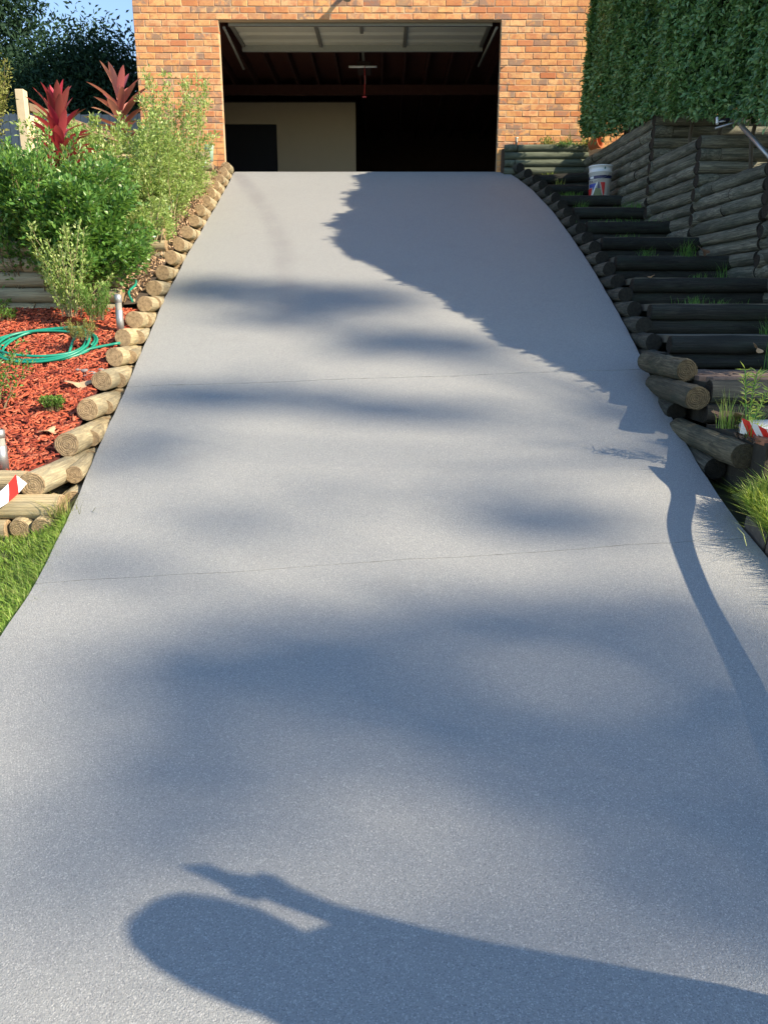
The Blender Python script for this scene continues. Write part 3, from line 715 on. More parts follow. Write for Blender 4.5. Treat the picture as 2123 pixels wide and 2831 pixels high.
# ================================================================== RETAINING WALL ON THE RIGHT
rw = thing('retaining_wall', 'tall stepped retaining wall of mossy grey logs between the steps and the hedge', 'retaining wall', (3.3, 9, 1))
panels = [(10.50, 12.15, 1.35, 2.36, 0.0), (9.66, 10.62, 1.1, 2.335, -.05), (8.53, 9.70, .7, 1.86, -.03), (7.24, 8.56, .10, 1.385, 0.0), (5.95, 7.26, -.2, .88, 0.02)]
for (ya, yb, zb_, zt_, dx) in panels:
    n = int(round((zt_-zb_)/.1265))
    for r in range(n):
        z = zt_-.064-r*.1265; ys = [ya]
        if random.random() < .65: ys.append(random.uniform(ya+.3, yb-.3))
        ys.append(yb+random.uniform(-.02, .03))
        for a, b in zip(ys[:-1], ys[1:]):
            j = random.uniform(-.012, .012)
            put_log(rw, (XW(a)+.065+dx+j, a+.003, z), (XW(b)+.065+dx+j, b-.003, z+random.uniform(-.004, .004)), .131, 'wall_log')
returns = [(9.59, 1.86, 2.335, -.05), (8.46, 1.385, 1.86, -.03), (7.17, .88, 1.385, 0.0), (10.43, 2.335, 2.42, 0)]
for (yy, z0, z1, dx) in returns:
    n = int(round((z1-z0)/.122)) or 1
    for r in range(n):
        z = z1-.062-r*.1225; x0 = XW(yy)+dx+.0
        xs = [x0, x0+1.35]
        if r % 2: xs = [x0+.01, x0+.22, x0+1.35]
        for a, b in zip(xs[:-1], xs[1:]): put_log(rw, (a, yy, z), (b, yy+random.uniform(-.01, .01), z), .129, 'wall_log')
    for q in range(3): put_log(rw, (XW(yy)+dx-.01, yy-.0, z0-.1-q*.25), (XW(yy)+dx+.3, yy+.0, z0-.1-q*.25), .12, 'wall_log')
bm = bmesh.new()
for (ya, yb, zb_, zt_, dx) in panels: add_box(bm, XW(yb)+.19, 7.5, ya-.04, yb-.045, zb_-1.0, zt_-.05)
o = from_bm('terrace_soil', bm, M['dark_soil']); o['kind'] = 'structure'
sw = cross_wall('short wall of four greenish logs beside the garage opening', 1.80, 3.06, 12.13, 2.13, 4, .104, .108, 'green_log', [(), (1.95,), (), (1.95,)], jit=.008)
o = box('planter_soil', M['soil'], None, 1.78, 4.2, 12.19, 12.29, 2.0, 2.50); o['kind'] = 'structure'

# ================================================================== HEDGE
hd = thing('hedge', 'tall dense clipped hedge in shade above the right retaining wall', 'hedge', (4, 8.5, 2))
RY = [4.35, 4.63, 4.86, 5.17, 5.43, 5.76, 5.98, 6.23, 6.5, 6.7, 7.17, 7.76, 8.45, 9.18, 10.16, 12.6]
RZ = [1.15, 1.66, 1.90, 2.14, 2.42, 2.88, 3.18, 3.44, 3.74, 4.05, 4.20, 4.38, 4.58, 4.84, 5.08, 5.45]
def face_x(y): return 2.90+.12*(11.6-y)
def end_y(x): return 12.18-.4665*(x-1.72)   # the far end leaves the brick wall in the sun
def bot_z(y): return float(np.interp(y, [4.3, 6, 7.2, 8.5, 9.5, 10.2, 11.2, 12.3], [.8, 1.15, 1.72, 2.06, 2.33, 2.40, 2.46, 2.66]))
n = 92000
yy = rng.uniform(4.4, 12.25, n); hedge_cap = lambda x, y: np.minimum(np.interp(y-.4664*(4-x), RY, RZ)+.716*(x-4), np.interp(y, RY, RZ))+.02+.07*np.sin(np.asarray(y)*5.3+np.asarray(x)*3)+.05*np.sin(np.asarray(y)*11.7)+.035*np.sin(np.asarray(y)*23.1+1); keep = rng.random(n) < np.interp(yy, [4.4, 6.5, 7.5, 12.3], [.35, .5, 1, 1]); yy = yy[keep]; n = len(yy)
zt_ = np.interp(yy, RY, RZ); zb_ = np.array([bot_z(v) for v in yy]); u = rng.random(n)
z = zb_+(zt_-zb_)*u
lump = (.09*np.sin(yy*2.3+z*1.1)+.05*np.sin(yy*5.1-z*3.3)+.04*np.sin(z*6.3+yy*8.7))*np.interp(yy, [10, 11.6], [1, .35])
frac = np.clip((z-zb_)/(zt_-zb_), 0, 1)
x = face_x(yy)+lump+.06*(frac-.1)**2+rng.exponential(.07, n)
z = np.where(z > hedge_cap(x, yy), hedge_cap(x, yy)-rng.exponential(.12, n)+.10*(rng.random(n) < .25)*rng.random(n), z)
yend = np.where(rng.random(n) < .03, 1, 0)
P = np.stack([x, np.minimum(yy, end_y(x)-.02*rng.random(n))+rng.normal(0, .03, n), z+rng.normal(0, .03, n)], 1)-np.array([4, 8.5, 2])
Dl = np.stack([rng.normal(-.6, .5, n), rng.normal(-.15, .65, n), rng.normal(-.25, .75, n)], 1)
Nl = np.stack([rng.normal(-.9, .4, n), rng.normal(-.25, .4, n), rng.normal(.5, .4, n)], 1)
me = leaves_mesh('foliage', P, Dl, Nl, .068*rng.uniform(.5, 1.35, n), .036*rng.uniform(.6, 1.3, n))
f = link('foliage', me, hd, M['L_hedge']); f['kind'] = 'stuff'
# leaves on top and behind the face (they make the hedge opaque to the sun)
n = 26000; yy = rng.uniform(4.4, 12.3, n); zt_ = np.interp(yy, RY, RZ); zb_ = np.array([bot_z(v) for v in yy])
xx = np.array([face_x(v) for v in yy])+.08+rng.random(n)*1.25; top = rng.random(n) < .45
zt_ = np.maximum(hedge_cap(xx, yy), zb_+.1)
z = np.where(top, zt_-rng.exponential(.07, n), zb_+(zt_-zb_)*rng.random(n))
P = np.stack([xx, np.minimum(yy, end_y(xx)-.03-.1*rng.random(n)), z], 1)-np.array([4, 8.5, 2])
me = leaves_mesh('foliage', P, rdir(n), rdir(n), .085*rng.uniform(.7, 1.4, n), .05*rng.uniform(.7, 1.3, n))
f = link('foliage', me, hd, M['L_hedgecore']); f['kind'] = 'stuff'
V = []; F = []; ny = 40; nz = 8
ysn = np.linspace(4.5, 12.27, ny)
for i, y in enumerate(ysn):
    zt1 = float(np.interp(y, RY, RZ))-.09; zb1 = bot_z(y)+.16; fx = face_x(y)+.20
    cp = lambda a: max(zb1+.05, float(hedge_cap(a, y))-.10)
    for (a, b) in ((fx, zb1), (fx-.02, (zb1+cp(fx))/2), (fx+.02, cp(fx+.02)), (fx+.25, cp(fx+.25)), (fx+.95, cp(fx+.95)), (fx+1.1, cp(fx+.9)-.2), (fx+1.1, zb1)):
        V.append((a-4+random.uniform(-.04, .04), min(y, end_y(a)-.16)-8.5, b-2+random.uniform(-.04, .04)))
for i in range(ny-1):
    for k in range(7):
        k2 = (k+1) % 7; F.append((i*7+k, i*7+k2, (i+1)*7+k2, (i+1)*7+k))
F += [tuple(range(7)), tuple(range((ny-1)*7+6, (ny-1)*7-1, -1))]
me = bpy.data.meshes.new('dark_core'); me.from_pydata(V, [], F); link('dark_core', me, hd, M['L_hedgecore'])  # closed dark core added behind the leaves against see-through
for i in range(7):
    y = 7.4+i*.62; tube('stem', M['trunk'], hd, [(face_x(y)+.35-4, y-8.5, bot_z(y)-.75-2), (face_x(y)+.32-4, y-8.45, bot_z(y)-.2-2), (face_x(y)+.4-4, y-8.5, bot_z(y)+.5-2)], [.022, .02, .018], 7)

# ================================================================== LEFT PLANTING
t = thing('camellia_shrub', 'large glossy dark green shrub bulging over the log wall at the left', 'shrub', (-2.98, 7.02, .24))
stems_plant(t, .34, 96, 1.10, .82, .058, .032, 170, .28, 'L_camellia', 'stem', curve=.5, twig=.16, flat=.6, hvar=.6)
stems_plant(t, .4, 30, 1.30, .85, .045, .024, 60, .6, 'L_mid', 'stem', curve=.4, twig=.07, flat=.6, hvar=.35, up=.8, fol_name='young_shoots')
t = thing('leafy_shrub', 'rounded green shrub spilling down beside the pale edging logs', 'shrub', (-2.68, 6.85, .16))
stems_plant(t, .22, 80, .92, .52, .056, .031, 190, .25, 'L_camellia', 'stem', curve=.6, twig=.14, flat=.7, hvar=.65, lean=(.02, -.05))
t = thing('leafy_shrub', 'lower left green shrub drooping in front of the mulch bed wall', 'shrub', (-3.9, 7.5, .75))
stems_plant(t, .35, 70, .60, .5, .056, .031, 170, .15, 'L_mid', 'stem', curve=.5, twig=.15, flat=.5, hvar=.6, lean=(.1, 0))
t = thing('flowering_shrub', 'tall pale green shrub with long upright shoots in front of the brick corner', 'shrub', (-2.62, 10.1, 1.62))
stems_plant(t, .25, 46, 1.30, .42, .046, .024, 120, .1, 'L_light', 'paletwig', curve=.2, twig=.10, flat=.7, hvar=.75, up=.5)
t = thing('leafy_shrub', 'light green bush between the two red cordylines', 'shrub', (-3.1, 9.1, 1.1))
stems_plant(t, .5, 120, 1.05, .75, .05, .026, 170, .1, 'L_light', 'stem', curve=.4, twig=.15, flat=.7, hvar=.6)
t = thing('leafy_shrub', 'dense green bush directly below the bigger red cordyline', 'shrub', (-3.35, 7.9, .75))
stems_plant(t, .45, 110, .78, .8, .052, .028, 180, .1, 'L_mid', 'stem', curve=.4, twig=.15, flat=.6, hvar=.6)
stems_plant(t, .5, 22, .88, .85, .042, .02, 60, .5, 'L_light', 'paletwig', curve=.3, twig=.06, flat=.6, hvar=.4, up=.8, fol_name='young_shoots')
t = thing('trailing_shrub', 'low yellow-green shrub growing against the upper edging logs', 'shrub', (-2.60, 9.1, 1.12))
stems_plant(t, .25, 60, .62, .42, .042, .021, 120, .1, 'L_light', 'paletwig', curve=.5, twig=.11, flat=1.6, hvar=.6)
t = thing('trailing_shrub', 'loose yellow-green sprawl hanging over the middle edging logs', 'shrub', (-2.45, 8.15, .78))
stems_plant(t, .16, 46, .42, .22, .040, .021, 80, .1, 'L_light', 'paletwig', curve=.5, twig=.09, flat=2.2, hvar=.6)
t = thing('trailing_shrub', 'yellow-green plant filling the strip beside the topmost edging logs', 'shrub', (-2.50, 10.0, 1.5))
stems_plant(t, .2, 50, .42, .3, .04, .02, 90, .1, 'L_light', 'paletwig', curve=.5, twig=.09, flat=2.6, hvar=.6)
t = thing('trailing_shrub', 'small green sprig growing between shrub and edging logs', 'shrub', (-2.40, 7.5, .52))
stems_plant(t, .12, 40, .30, .18, .036, .02, 40, .1, 'L_mid', 'stem', curve=.5, twig=.06, flat=1.6, hvar=.6)
t = thing('yellow_shrub', 'tall yellowish shrub at the far left edge behind the log wall', 'shrub', (-5.35, 10.2, 1.65))
stems_plant(t, .4, 90, 1.85, .55, .05, .026, 150, .1, 'L_yellow', 'stem', curve=.3, twig=.16, hvar=.55)
t = thing('green_shrub', 'mid green shrub low at the left edge by the upper log wall', 'shrub', (-4.35, 8.7, 1.0))
stems_plant(t, .45, 80, .75, .6, .055, .03, 150, .1, 'L_camellia', 'stem', curve=.4, twig=.16, hvar=.6)
t = thing('upright_shrub', 'small twiggy yellow-green shrub rising from the red mulch', 'shrub', (-2.62, 6.42, .03))
stems_plant(t, .09, 26, .80, .34, .036, .018, 90, .08, 'L_light', 'paletwig', curve=.1, twig=.06, hvar=.6, up=.6, stem_r=.0032, lean=(-.03, 0))
t = thing('feathery_plant', 'bright green feathery plant beside the metal bollard light', 'plant', (-2.36, 6.3, .0))
stems_plant(t, .07, 40, .30, .17, .026, .006, 60, .1, 'L_feather', 'stem', curve=.2, twig=.03, hvar=.5, up=.9, stem_r=.002)
t = thing('feathery_plant', 'low faded tuft of feathery green between hose and bollard', 'plant', (-2.36, 5.93, -.15))
stems_plant(t, .06, 24, .16, .12, .024, .006, 40, .1, 'L_yellow', 'stem', curve=.2, twig=.03, hvar=.5, up=.6, stem_r=.002)
t = thing('moss_plant', 'small round bright green tuft in the open red mulch', 'plant', (-2.21, 4.97, prof(4.97)+.055))
stems_plant(t, .045, 50, .10, .065, .018, .010, 26, .2, 'L_feather', 'stem', curve=.4, twig=.015, hvar=.4, stem_r=.0015)
t = thing('leaning_sprig', 'woody green sprig leaning in from the left edge over the mulch', 'plant', (-2.62, 5.0, prof(5.0)+.04))
stems_plant(t, .07, 13, .50, .20, .032, .018, 46, .2, 'L_camellia', 'stem', curve=.1, twig=.05, hvar=.5, stem_r=.004, lean=(.04, .1))
for (x, y, lab, s) in ((-3.35, 6.66, 'small weed at the foot of the mulch bed wall, far left', .15), (-3.2, 6.5, 'tiny yellow-green seedling in the mulch right of the far left weed', .09)):
    t = thing('weed', lab, 'weed', (x, y, prof(y)+.07)); stems_plant(t, .06, 16, s, s*.6, .03, .016, 14, .2, 'L_feather', 'stem', curve=.3, twig=.03, stem_r=.0015)

def cordyline(label, loc, h, heads, mat, nleaf, ll):
    t = thing('red_cordyline', label, 'cordyline', loc)
    tube('stem', M['L_red'] if mat == 'L_red' else M['stem'], t, spline([(0, 0, -.15), (.02, 0, h*.35), (-.01, .0, h*.85)], 4), [.03]*4+[.024]*5, 8)
    for i in range(nleaf):
        f = i/nleaf; z0 = h*(.28+.60*f); a = i*2.4+random.uniform(-.3, .3); el_ = R(10+60*f**1.1+random.uniform(-14, 14)); L = ll*(1-.25*abs(f-.45))*random.uniform(.85, 1.1); w = L*.205
        d = Vector((math.cos(a)*math.cos(el_), math.sin(a)*math.cos(el_), math.sin(el_))); sdv = d.cross(Vector((0, 0, 1))).normalized(); up = sdv.cross(d)
        V = []; F = []; K = 8
        for k in range(K+1):
            s = k/K; ww = w*(math.sin(math.pi*min(1, s*.92+.06))**.8)*(1 if s < .97 else .2)*.5; c = Vector((0, 0, z0))+d*(L*s)-Vector((0, 0, 1))*(L*.30*s*s*(1-.6*f))
            V += [tuple(c+sdv*ww+up*ww*.35), tuple(c), tuple(c-sdv*ww+up*ww*.35)]
        for k in range(K):
            b = k*3; F += [(b, b+1, b+4, b+3), (b+1, b+2, b+5, b+4)]
        me = bpy.data.meshes.new('leaf'); me.from_pydata(V, [], F); link('leaf', me, t, M[mat], True)
    return t
cordyline('big dark red cordyline rising from the shrubs at the left', (-3.16, 7.95, .93), 1.14, 1, 'L_red', 80, .43)
cordyline('smaller dusty red cordyline against the brick corner', (-3.34, 10.4, 1.80), 1.10, 1, 'L_pinkred', 34, .56)

# fences
fn = thing('paling_fence', 'cream timber fence post with vertical palings behind the left shrubs', 'fence', (-4.56, 10.35, 1.7))
box('post', M['fence'], fn, -.055, .055, -.055, .055, -.3, 1.10, .006)
dirv = Vector((.60, 1.9, 0)).normalized(); 
for i in range(17):
    c = dirv*(.13+i*.115); Mx = Matrix.Translation(c) @ Matrix.Rotation(math.atan2(dirv.y, dirv.x), 4, 'Z')
    bm = bmesh.new(); add_box(bm, -.052, .052, -.01, .01, -.3, .84+.01*math.sin(i*5), M=Mx); from_bm('paling', bm, M['fence'], fn)
Mx = Matrix.Rotation(math.atan2(dirv.y, dirv.x), 4, 'Z')
bm = bmesh.new(); add_box(bm, .07, 2.1, -.05, .03, .88, .97, M=Mx); from_bm('rail', bm, M['rail'], fn)
gf = thing('grey_fence', 'grey paling fence in shade beyond the red cordylines', 'fence', (-5, 14.3, 2.0))
for i in range(30):
    bm = bmesh.new(); add_box(bm, -1.8+i*.125, -1.8+i*.125+.118, -.01, .012, 0, 1.48+.01*(i % 3)); from_bm('paling', bm, M['greyfence'], gf)
box('rail', M['greyfence'], gf, -1.8, 1.95, .015, .06, 1.25, 1.33)

# background trees (left)
def tree(name, label, loc, blobs, n, ll, lw, leafm, trunkm, h, r, group=None, droop=0., limbs=5):
    t = thing(name, label, 'tree', loc, 0, group)
    tube('trunk', M[trunkm], t, spline([(0, 0, -.3), (r*.6, 0, h*.4), (-r*.4, r, h)], 5), [r*(1-.05*i) for i in range(11)], 9)
    for b in blobs[:limbs]:
        tube('limb', M[trunkm], t, [(0, 0, h*.55), (b[0]*.4, b[1]*.4, h*.5+b[2]*.35), (b[0]*.9, b[1]*.9, b[2])], [r*.4, r*.28, r*.1], 6)
    crown(t, blobs, n, ll, lw, leafm, droop=droop); return t
tree('dark_tree', 'tall dark tree filling the upper left corner', (-9.35, 19, 2.1), [(0, 0, 4.2, 1.6, 1.6, 1.9), (-1.6, .3, 2.6, 1.8, 1.6, 1.8), (.9, 0, 2.2, 1.4, 1.4, 1.7), (-.3, .2, 5.8, 1.5, 1.5, 1.5), (-2.4, 0, 5.0, 1.6, 1.5, 2.0), (.2, 0, .8, 2.2, 1.4, 1.2), (-2.6, 0, 1.0, 1.8, 1.4, 1.3)], 72000, .15, .058, 'L_tree', 'trunk', 3.5, .18)
tree('dark_tree', 'lower dark tree between the tall tree and the brick wall', (-6.45, 18.2, 2.1), [(0, 0, 2.75, 1.05, 1.1, 1.3), (.7, 0, 2.3, .9, 1.1, 1.25), (-.9, 0, 2.3, 1.0, 1.1, 1.3), (.2, 0, 1.0, 1.6, 1.1, 1.1)], 46000, .13, .05, 'L_tree', 'trunk', 2.0, .12)
tree('dark_tree', 'dark bushy tree low behind the grey fence', (-5.6, 16.3, 2.0), [(0, 0, 1.1, 1.3, .8, .95), (-1.4, .2, 1.2, 1.3, .8, 1.1), (1.1, .2, 1.0, 1.0, .8, .9)], 22000, .11, .045, 'L_tree', 'trunk', 1.2, .09)

# ================================================================== SMALL THINGS, LEFT
def bollard(label, loc, h, r):
    t = thing('bollard_light', label, 'garden light', loc, 0, 'bollard lights in the mulch bed')
    lathe('body', M['alu'], t, [(0, 0), (r, 0), (r, h*.62), (r*.86, h*.63)], 20)
    lathe('lens', M['concrete'], t, [(r*.86, h*.63), (r*.84, h*.70), (r*.84, h*.80), (r*.86, h*.81)], 20)
    lathe('cap', M['alu'], t, [(r*.86, h*.81), (r, h*.82), (r, h), (r*.5, h*1.02), (0, h*1.02)], 20)
bollard('metal bollard light beside the lowest big shrub and edging logs', (-2.17, 6.3, prof(6.3)+.03), .32, .030)
bollard('metal bollard light at the left edge just behind the front log wall', (-2.20, 4.22, prof(4.22)+.04), .24, .032)
# hose coil
hs = thing('garden_hose', 'coiled green garden hose lying on the red mulch', 'hose', (-2.67, 6.0, prof(6.0)+.06))
pts = []
for i in range(150):
    a = 2*math.pi*i/36; rr = .355+.03*math.sin(i*.21)+.02*math.sin(i*.07); x = rr*math.cos(a)+.01*math.sin(i*.5); yv = rr*.8*math.sin(a)
    pts.append((x, yv, prof(6.0+yv)-prof(6.0)+.012+.018*(i//36)*(.6+.4*math.sin(i*.3))))
pts += [(x, y, prof(6+y)-prof(6)+.02) for x, y in ((.25, -.18), (.38, -.08), (.48, -.02), (.58, .03))]
tube('hose', M['hose'], hs, spline(pts, 2), .0105, 8)
hs2 = thing('garden_hose', 'pale green hose trailing up through the shrubs behind the edging logs', 'hose', (-2.4, 8, .8))
tube('hose', M['hose_pale'], hs2, [Vector(p)-Vector((-2.4, 8, .8)) for p in spline([(-2.35, 6.9, .38), (-2.33, 7.3, .52), (-2.40, 7.7, .70), (-2.32, 8.2, .90), (-2.42, 9.0, 1.25), (-2.45, 9.8, 1.6), (-2.43, 10.6, 1.9), (-2.42, 11.0, 2.12)], 6)], .011, 8)
hs3 = thing('garden_hose', 'short length of teal hose showing beside the pale logs under the shrub', 'hose', (-2.3, 6.8, .3))
tube('hose', M['hose'], hs3, [Vector(p)-Vector((-2.3, 6.8, .3)) for p in spline([(-2.20, 6.75, .16), (-2.27, 6.88, .24), (-2.25, 7.02, .31), (-2.30, 7.2, .36)], 6)], .011, 8)
# plastic watering bottle top near the brick corner
pb = thing('green_watering_can', 'small grey-green plastic container by the brick corner at the end of the log wall', 'container', (-2.40, 11.1, 2.12))
lathe('body', M['hose_pale'], pb, [(0, 0), (.05, 0), (.065, .17), (.07, .2), (.058, .2), (.05, .02)], 16)
# pebbles
for i, (x, y, s) in enumerate([(-2.16, 5.58, .028), (-2.05, 5.60, .02), (-2.10, 5.55, .022), (-2.00, 5.56, .018), (-2.06, 5.52, .02), (-2.22, 5.60, .018), (-2.13, 5.50, .014)]):
    bm = bmesh.new(); bmesh.ops.create_icosphere(bm, subdivisions=2, radius=s)
    for v in bm.verts: v.co = Vector((v.co.x*1.3, v.co.y, v.co.z*.6))*(1+random.uniform(-.08, .08))
    o = from_bm('pebble', bm, M['pebble'], None, True); o.location = (x-.05, y, prof(y)+.06)
    tag(o, ['largest grey pebble, leftmost below the hose coil', 'grey pebble nearest the edging logs, second largest in the cluster'][i] if i < 2 else 'small grey pebble among the cluster between the hose coil and the edging logs', 'pebble', 'pebbles in the mulch')
# dry leaves
def dryleaf(label, loc, s, mat, rot, lobes=True, name='dry_leaf'):
    n = 22; V = [(0, 0, .02*s)]
    for i in range(n):
        a = 2*math.pi*i/n; r = s*(.6+.4*abs(math.cos(a*2.5))) if lobes else s*(.35+.65*abs(math.cos(a)))
        V.append((r*math.cos(a)*1.25, r*math.sin(a)*(.75 if lobes else .5), s*.22*math.sin(a*2+1)+.1*s*math.cos(3*a)))
    me = bpy.data.meshes.new(name); me.from_pydata(V, [], [(0, i+1, (i+1) % n+1) for i in range(n)])
    o = link(name, me, None, M[mat]); o.location = loc; o.rotation_euler = rot
    md = o.modifiers.new('thickness', 'SOLIDIFY'); md.thickness = .0015
    return tag(o, label, 'leaf')
dryleaf('curled tan lobed leaf on the red mulch below the hose', (-2.17, 5.33, prof(5.33)+.085), .085, 'dryleaf', (.25, .1, .3))
dryleaf('pale flat leaf on the mulch near the front edging logs', (-2.12, 4.66, prof(4.66)+.075), .06, 'dryleaf', (.15, 0, 1.3))
dryleaf('brown leaf lying against the retaining wall on a step', (3.10, 7.62, .66), .07, 'dryleaf2', (.9, .3, .5))
dryleaf('narrow curled leaf caught on the riser above the landing', (2.78, 5.66, -.20), .06, 'dryleaf', (.9, .5, .6), False)
dryleaf('small pale leaf fragment on the third lit step', (2.42, 7.05, .385), .035, 'dryleaf', (.3, .2, 2.), False)
dryleaf('brown lobed leaf among weeds in front of the landing log', (2.10, 4.55, -.57), .09, 'dryleaf2', (.7, .1, .2))
dryleaf('tan lobed leaf beside the round white lid', (2.16, 4.5, -.57), .08, 'dryleaf', (.5, .3, 1.2))
# bark chips
n = 15000
P = []
while len(P) < n:
    y = random.uniform(4.12, 6.80); x = random.uniform(-4.1, EX(y)-.045); P.append((x, y, prof(y)+.045+random.uniform(0, .022)))
P = np.array(P); a = rng.random(n)*np.pi; L = rng.uniform(.010, .042, n); wdt = rng.uniform(.0022, .009, n); th = rng.uniform(.0015, .004, n)
d = np.stack([np.cos(a), np.sin(a), .38*np.sin(a)+rng.normal(0, .22, n)], 1); d /= np.linalg.norm(d, axis=1, keepdims=True)
nn = np.stack([rng.normal(0, .25, n), rng.normal(-.36, .25, n), np.ones(n)], 1); s = np.cross(d, nn); s /= np.linalg.norm(s, axis=1, keepdims=True); nn = np.cross(s, d)
V = []
for sx, sy, sz in ((-1,-1,-1),(1,-.7,-1),(1,.6,-1),(-1,1,-1),(-.9,-.8,1),(.9,-.6,1),(.95,.5,1),(-.9,.9,1)):
    V.append(P+d*(L*sx)[:, None]+s*(wdt*sy)[:, None]+nn*(th*sz)[:, None])
V = np.stack(V, 1).reshape(-1, 3); q = np.array([[4,5,6,7],[0,1,5,4],[1,2,6,5],[2,3,7,6],[3,0,4,7]])
F = (np.arange(n)[:, None, None]*8+q[None]).reshape(-1, 4)
o = link('bark_mulch', tri_mesh('bark_mulch', V, F), None, M['chip']); tag(o, 'red shredded bark mulch covering the left garden bed', 'mulch', kind='stuff')

n = 2600; y = rng.uniform(6.9, 12.1, n); x = rng.uniform(0, 1, n)*.45-2.66; x = np.minimum(x, np.array([XL(v)-.15 for v in y])); P = np.stack([x, y, np.array([prof(v)+.10+(.10 if a_ < -2.6 else 0) for a_, v in zip(x, y)])], 1)
o = link('leaf_litter', leaves_mesh('leaf_litter', P, rdir(n), rdir(n, 2.), .05, .02), None, M['dryleaf']); tag(o, 'dry leaves and bark scraps between the pale edging logs and the shrubs', 'leaf litter', kind='stuff')
# ================================================================== BUCKET, POLE, TAP
bk = thing('paint_bucket', 'white paint bucket with navy band standing on an upper step', 'bucket', (2.86, 10.62, 1.577), R(0))
rb = lambda z: .132+.018*z/.39
lathe('shell', M['white'], bk, [(0, 0), (rb(0), 0), (rb(.30), .30), (rb(.30)+.006, .302), (rb(.31)+.006, .312), (rb(.31), .314), (rb(.37), .37), (rb(.37)+.008, .373), (rb(.39)+.008, .388), (rb(.39)-.004, .39), (rb(.3)-.01, .3), (.12, .02), (0, .02)], 40)
def on_bucket(name, mat, polys, off=.0015, sub=10):
    """polys in (angle in degrees from the camera side, height)"""
    bm = bmesh.new()
    for pl in polys:
        # two edges (left, right) interpolated
        (a0, z0), (a1, z1), (a2, z2), (a3, z3) = pl; g = []
        for i in range(sub+1):
            t = i/sub; row = []
            for j in range(7):
                s_ = j/6; aa = (a0*(1-t)+a1*t)*(1-s_)+(a3*(1-t)+a2*t)*s_; zz = (z0*(1-t)+z1*t)*(1-s_)+(z3*(1-t)+z2*t)*s_
                r = rb(zz)+off; w = R(-90+aa); row.append(bm.verts.new((r*math.cos(w), r*math.sin(w), zz)))
            g.append(row)
        for i in range(sub):
            for j in range(6): bm.faces.new((g[i][j], g[i+1][j], g[i+1][j+1], g[i][j+1]))
    return from_bm(name, bm, mat, bk, True)
BC = -14  # angle that faces the camera
on_bucket('navy_band', M['navy'], [((BC-90, .215), (BC+80, .225), (BC+80, .262), (BC-90, .255))], sub=24)
on_bucket('white_patch', M['white'], [((BC-62, .222), (BC-36, .222), (BC-36, .252), (BC-62, .25))], off=.0025)
on_bucket('blue_print', M['blue'], [((BC-70, .115), (BC-24, .118), (BC-24, .165), (BC-70, .160)), ((BC-34, .05), (BC-30, .05), (BC-20, .165), (BC-45, .165))])
on_bucket('red_print', M['redp'], [((BC-85, .02), (BC-50, .03), (BC-44, .112), (BC-85, .105)), ((BC+22, .01), (BC+27, .01), (BC+27, .175), (BC+2, .175))])
on_bucket('peak_stripe', M['white'], [((BC-50, .0), (BC-40, .0), (BC-10, .18), (BC-16, .18))], off=.003)
on_bucket('navy_peak', M['navy'], [((BC-14, .10), (BC+4, .10), (BC-6, .18), (BC-9, .18))], off=.0035)
on_bucket('scrub_print', M['olive'], [((BC-38, .0), (BC+16, .0), (BC+2, .10), (BC-22, .11))], off=.004)
on_bucket('lid_mark', M['hose'], [((BC+16, .335), (BC+22, .33), (BC+24, .355), (BC+18, .36))], off=.003)
def bucket_text(txt, size, a0, z0, mat):
    cu = bpy.data.curves.new('lettering', 'FONT'); cu.body = txt; cu.size = size; cu.extrude = .0003
    ob = bpy.data.objects.new('lettering', cu); COL.objects.link(ob); bpy.context.view_layer.update()
    me = bpy.data.meshes.new_from_object(ob.evaluated_get(bpy.context.evaluated_depsgraph_get())); bpy.data.objects.remove(ob)
    for v in me.vertices:
        zz = z0+v.co.y; r = rb(zz)+.004+v.co.z; w = R(-90+a0)+v.co.x/r; v.co = (r*math.cos(w), r*math.sin(w), zz)
    me.materials.clear(); link('lettering', me, bk, M[mat])
bucket_text('STA', .042, BC-66, .172, 'navy'); bucket_text('5', .035, BC+17, .335, 'navy')
tube('handle', M['alu'], bk, spline([(rb(.3)*math.cos(R(-90+BC+70)), rb(.3)*math.sin(R(-90+BC+70)), .30), (.03, -.162, .24), (-.07, -.155, .20), (rb(.3)*math.cos(R(-90+BC-80)), rb(.3)*math.sin(R(-90+BC-80)), .16)], 8), .0025, 5)
# pole with squeegee head lying on the wall top
pl_ = thing('squeegee_pole', 'long aluminium pole with a squeegee head resting on the retaining wall', 'squeegee', (3.55, 7.9, 2.0))
def rp(p): return Vector(p)-Vector((3.55, 7.9, 2.0))
tube('pole', M['alu'], pl_, [rp((3.47, 7.92, 1.83)), rp((3.54, 7.27, 1.36))], .021, 14)
tube('grip', M['dull'], pl_, [rp((3.455, 8.06, 1.93)), rp((3.47, 7.92, 1.83))], [.012, .017], 12)
tube('head_bar', M['alu'], pl_, [rp((3.26, 8.02, 1.83)), rp((3.66, 8.06, 1.945))], .010, 10)
tube('head_bar', M['alu'], pl_, [rp((3.30, 8.08, 1.90)), rp((3.66, 8.12, 1.955))], .009, 10)
tube('rubber_block', M['black'], pl_, [rp((3.31, 8.10, 1.90)), rp((3.42, 8.10, 1.925))], .022, 8)
tube('end_cap', M['white'], pl_, [rp((3.29, 8.06, 1.88)), rp((3.30, 8.10, 1.945))], .013, 8)
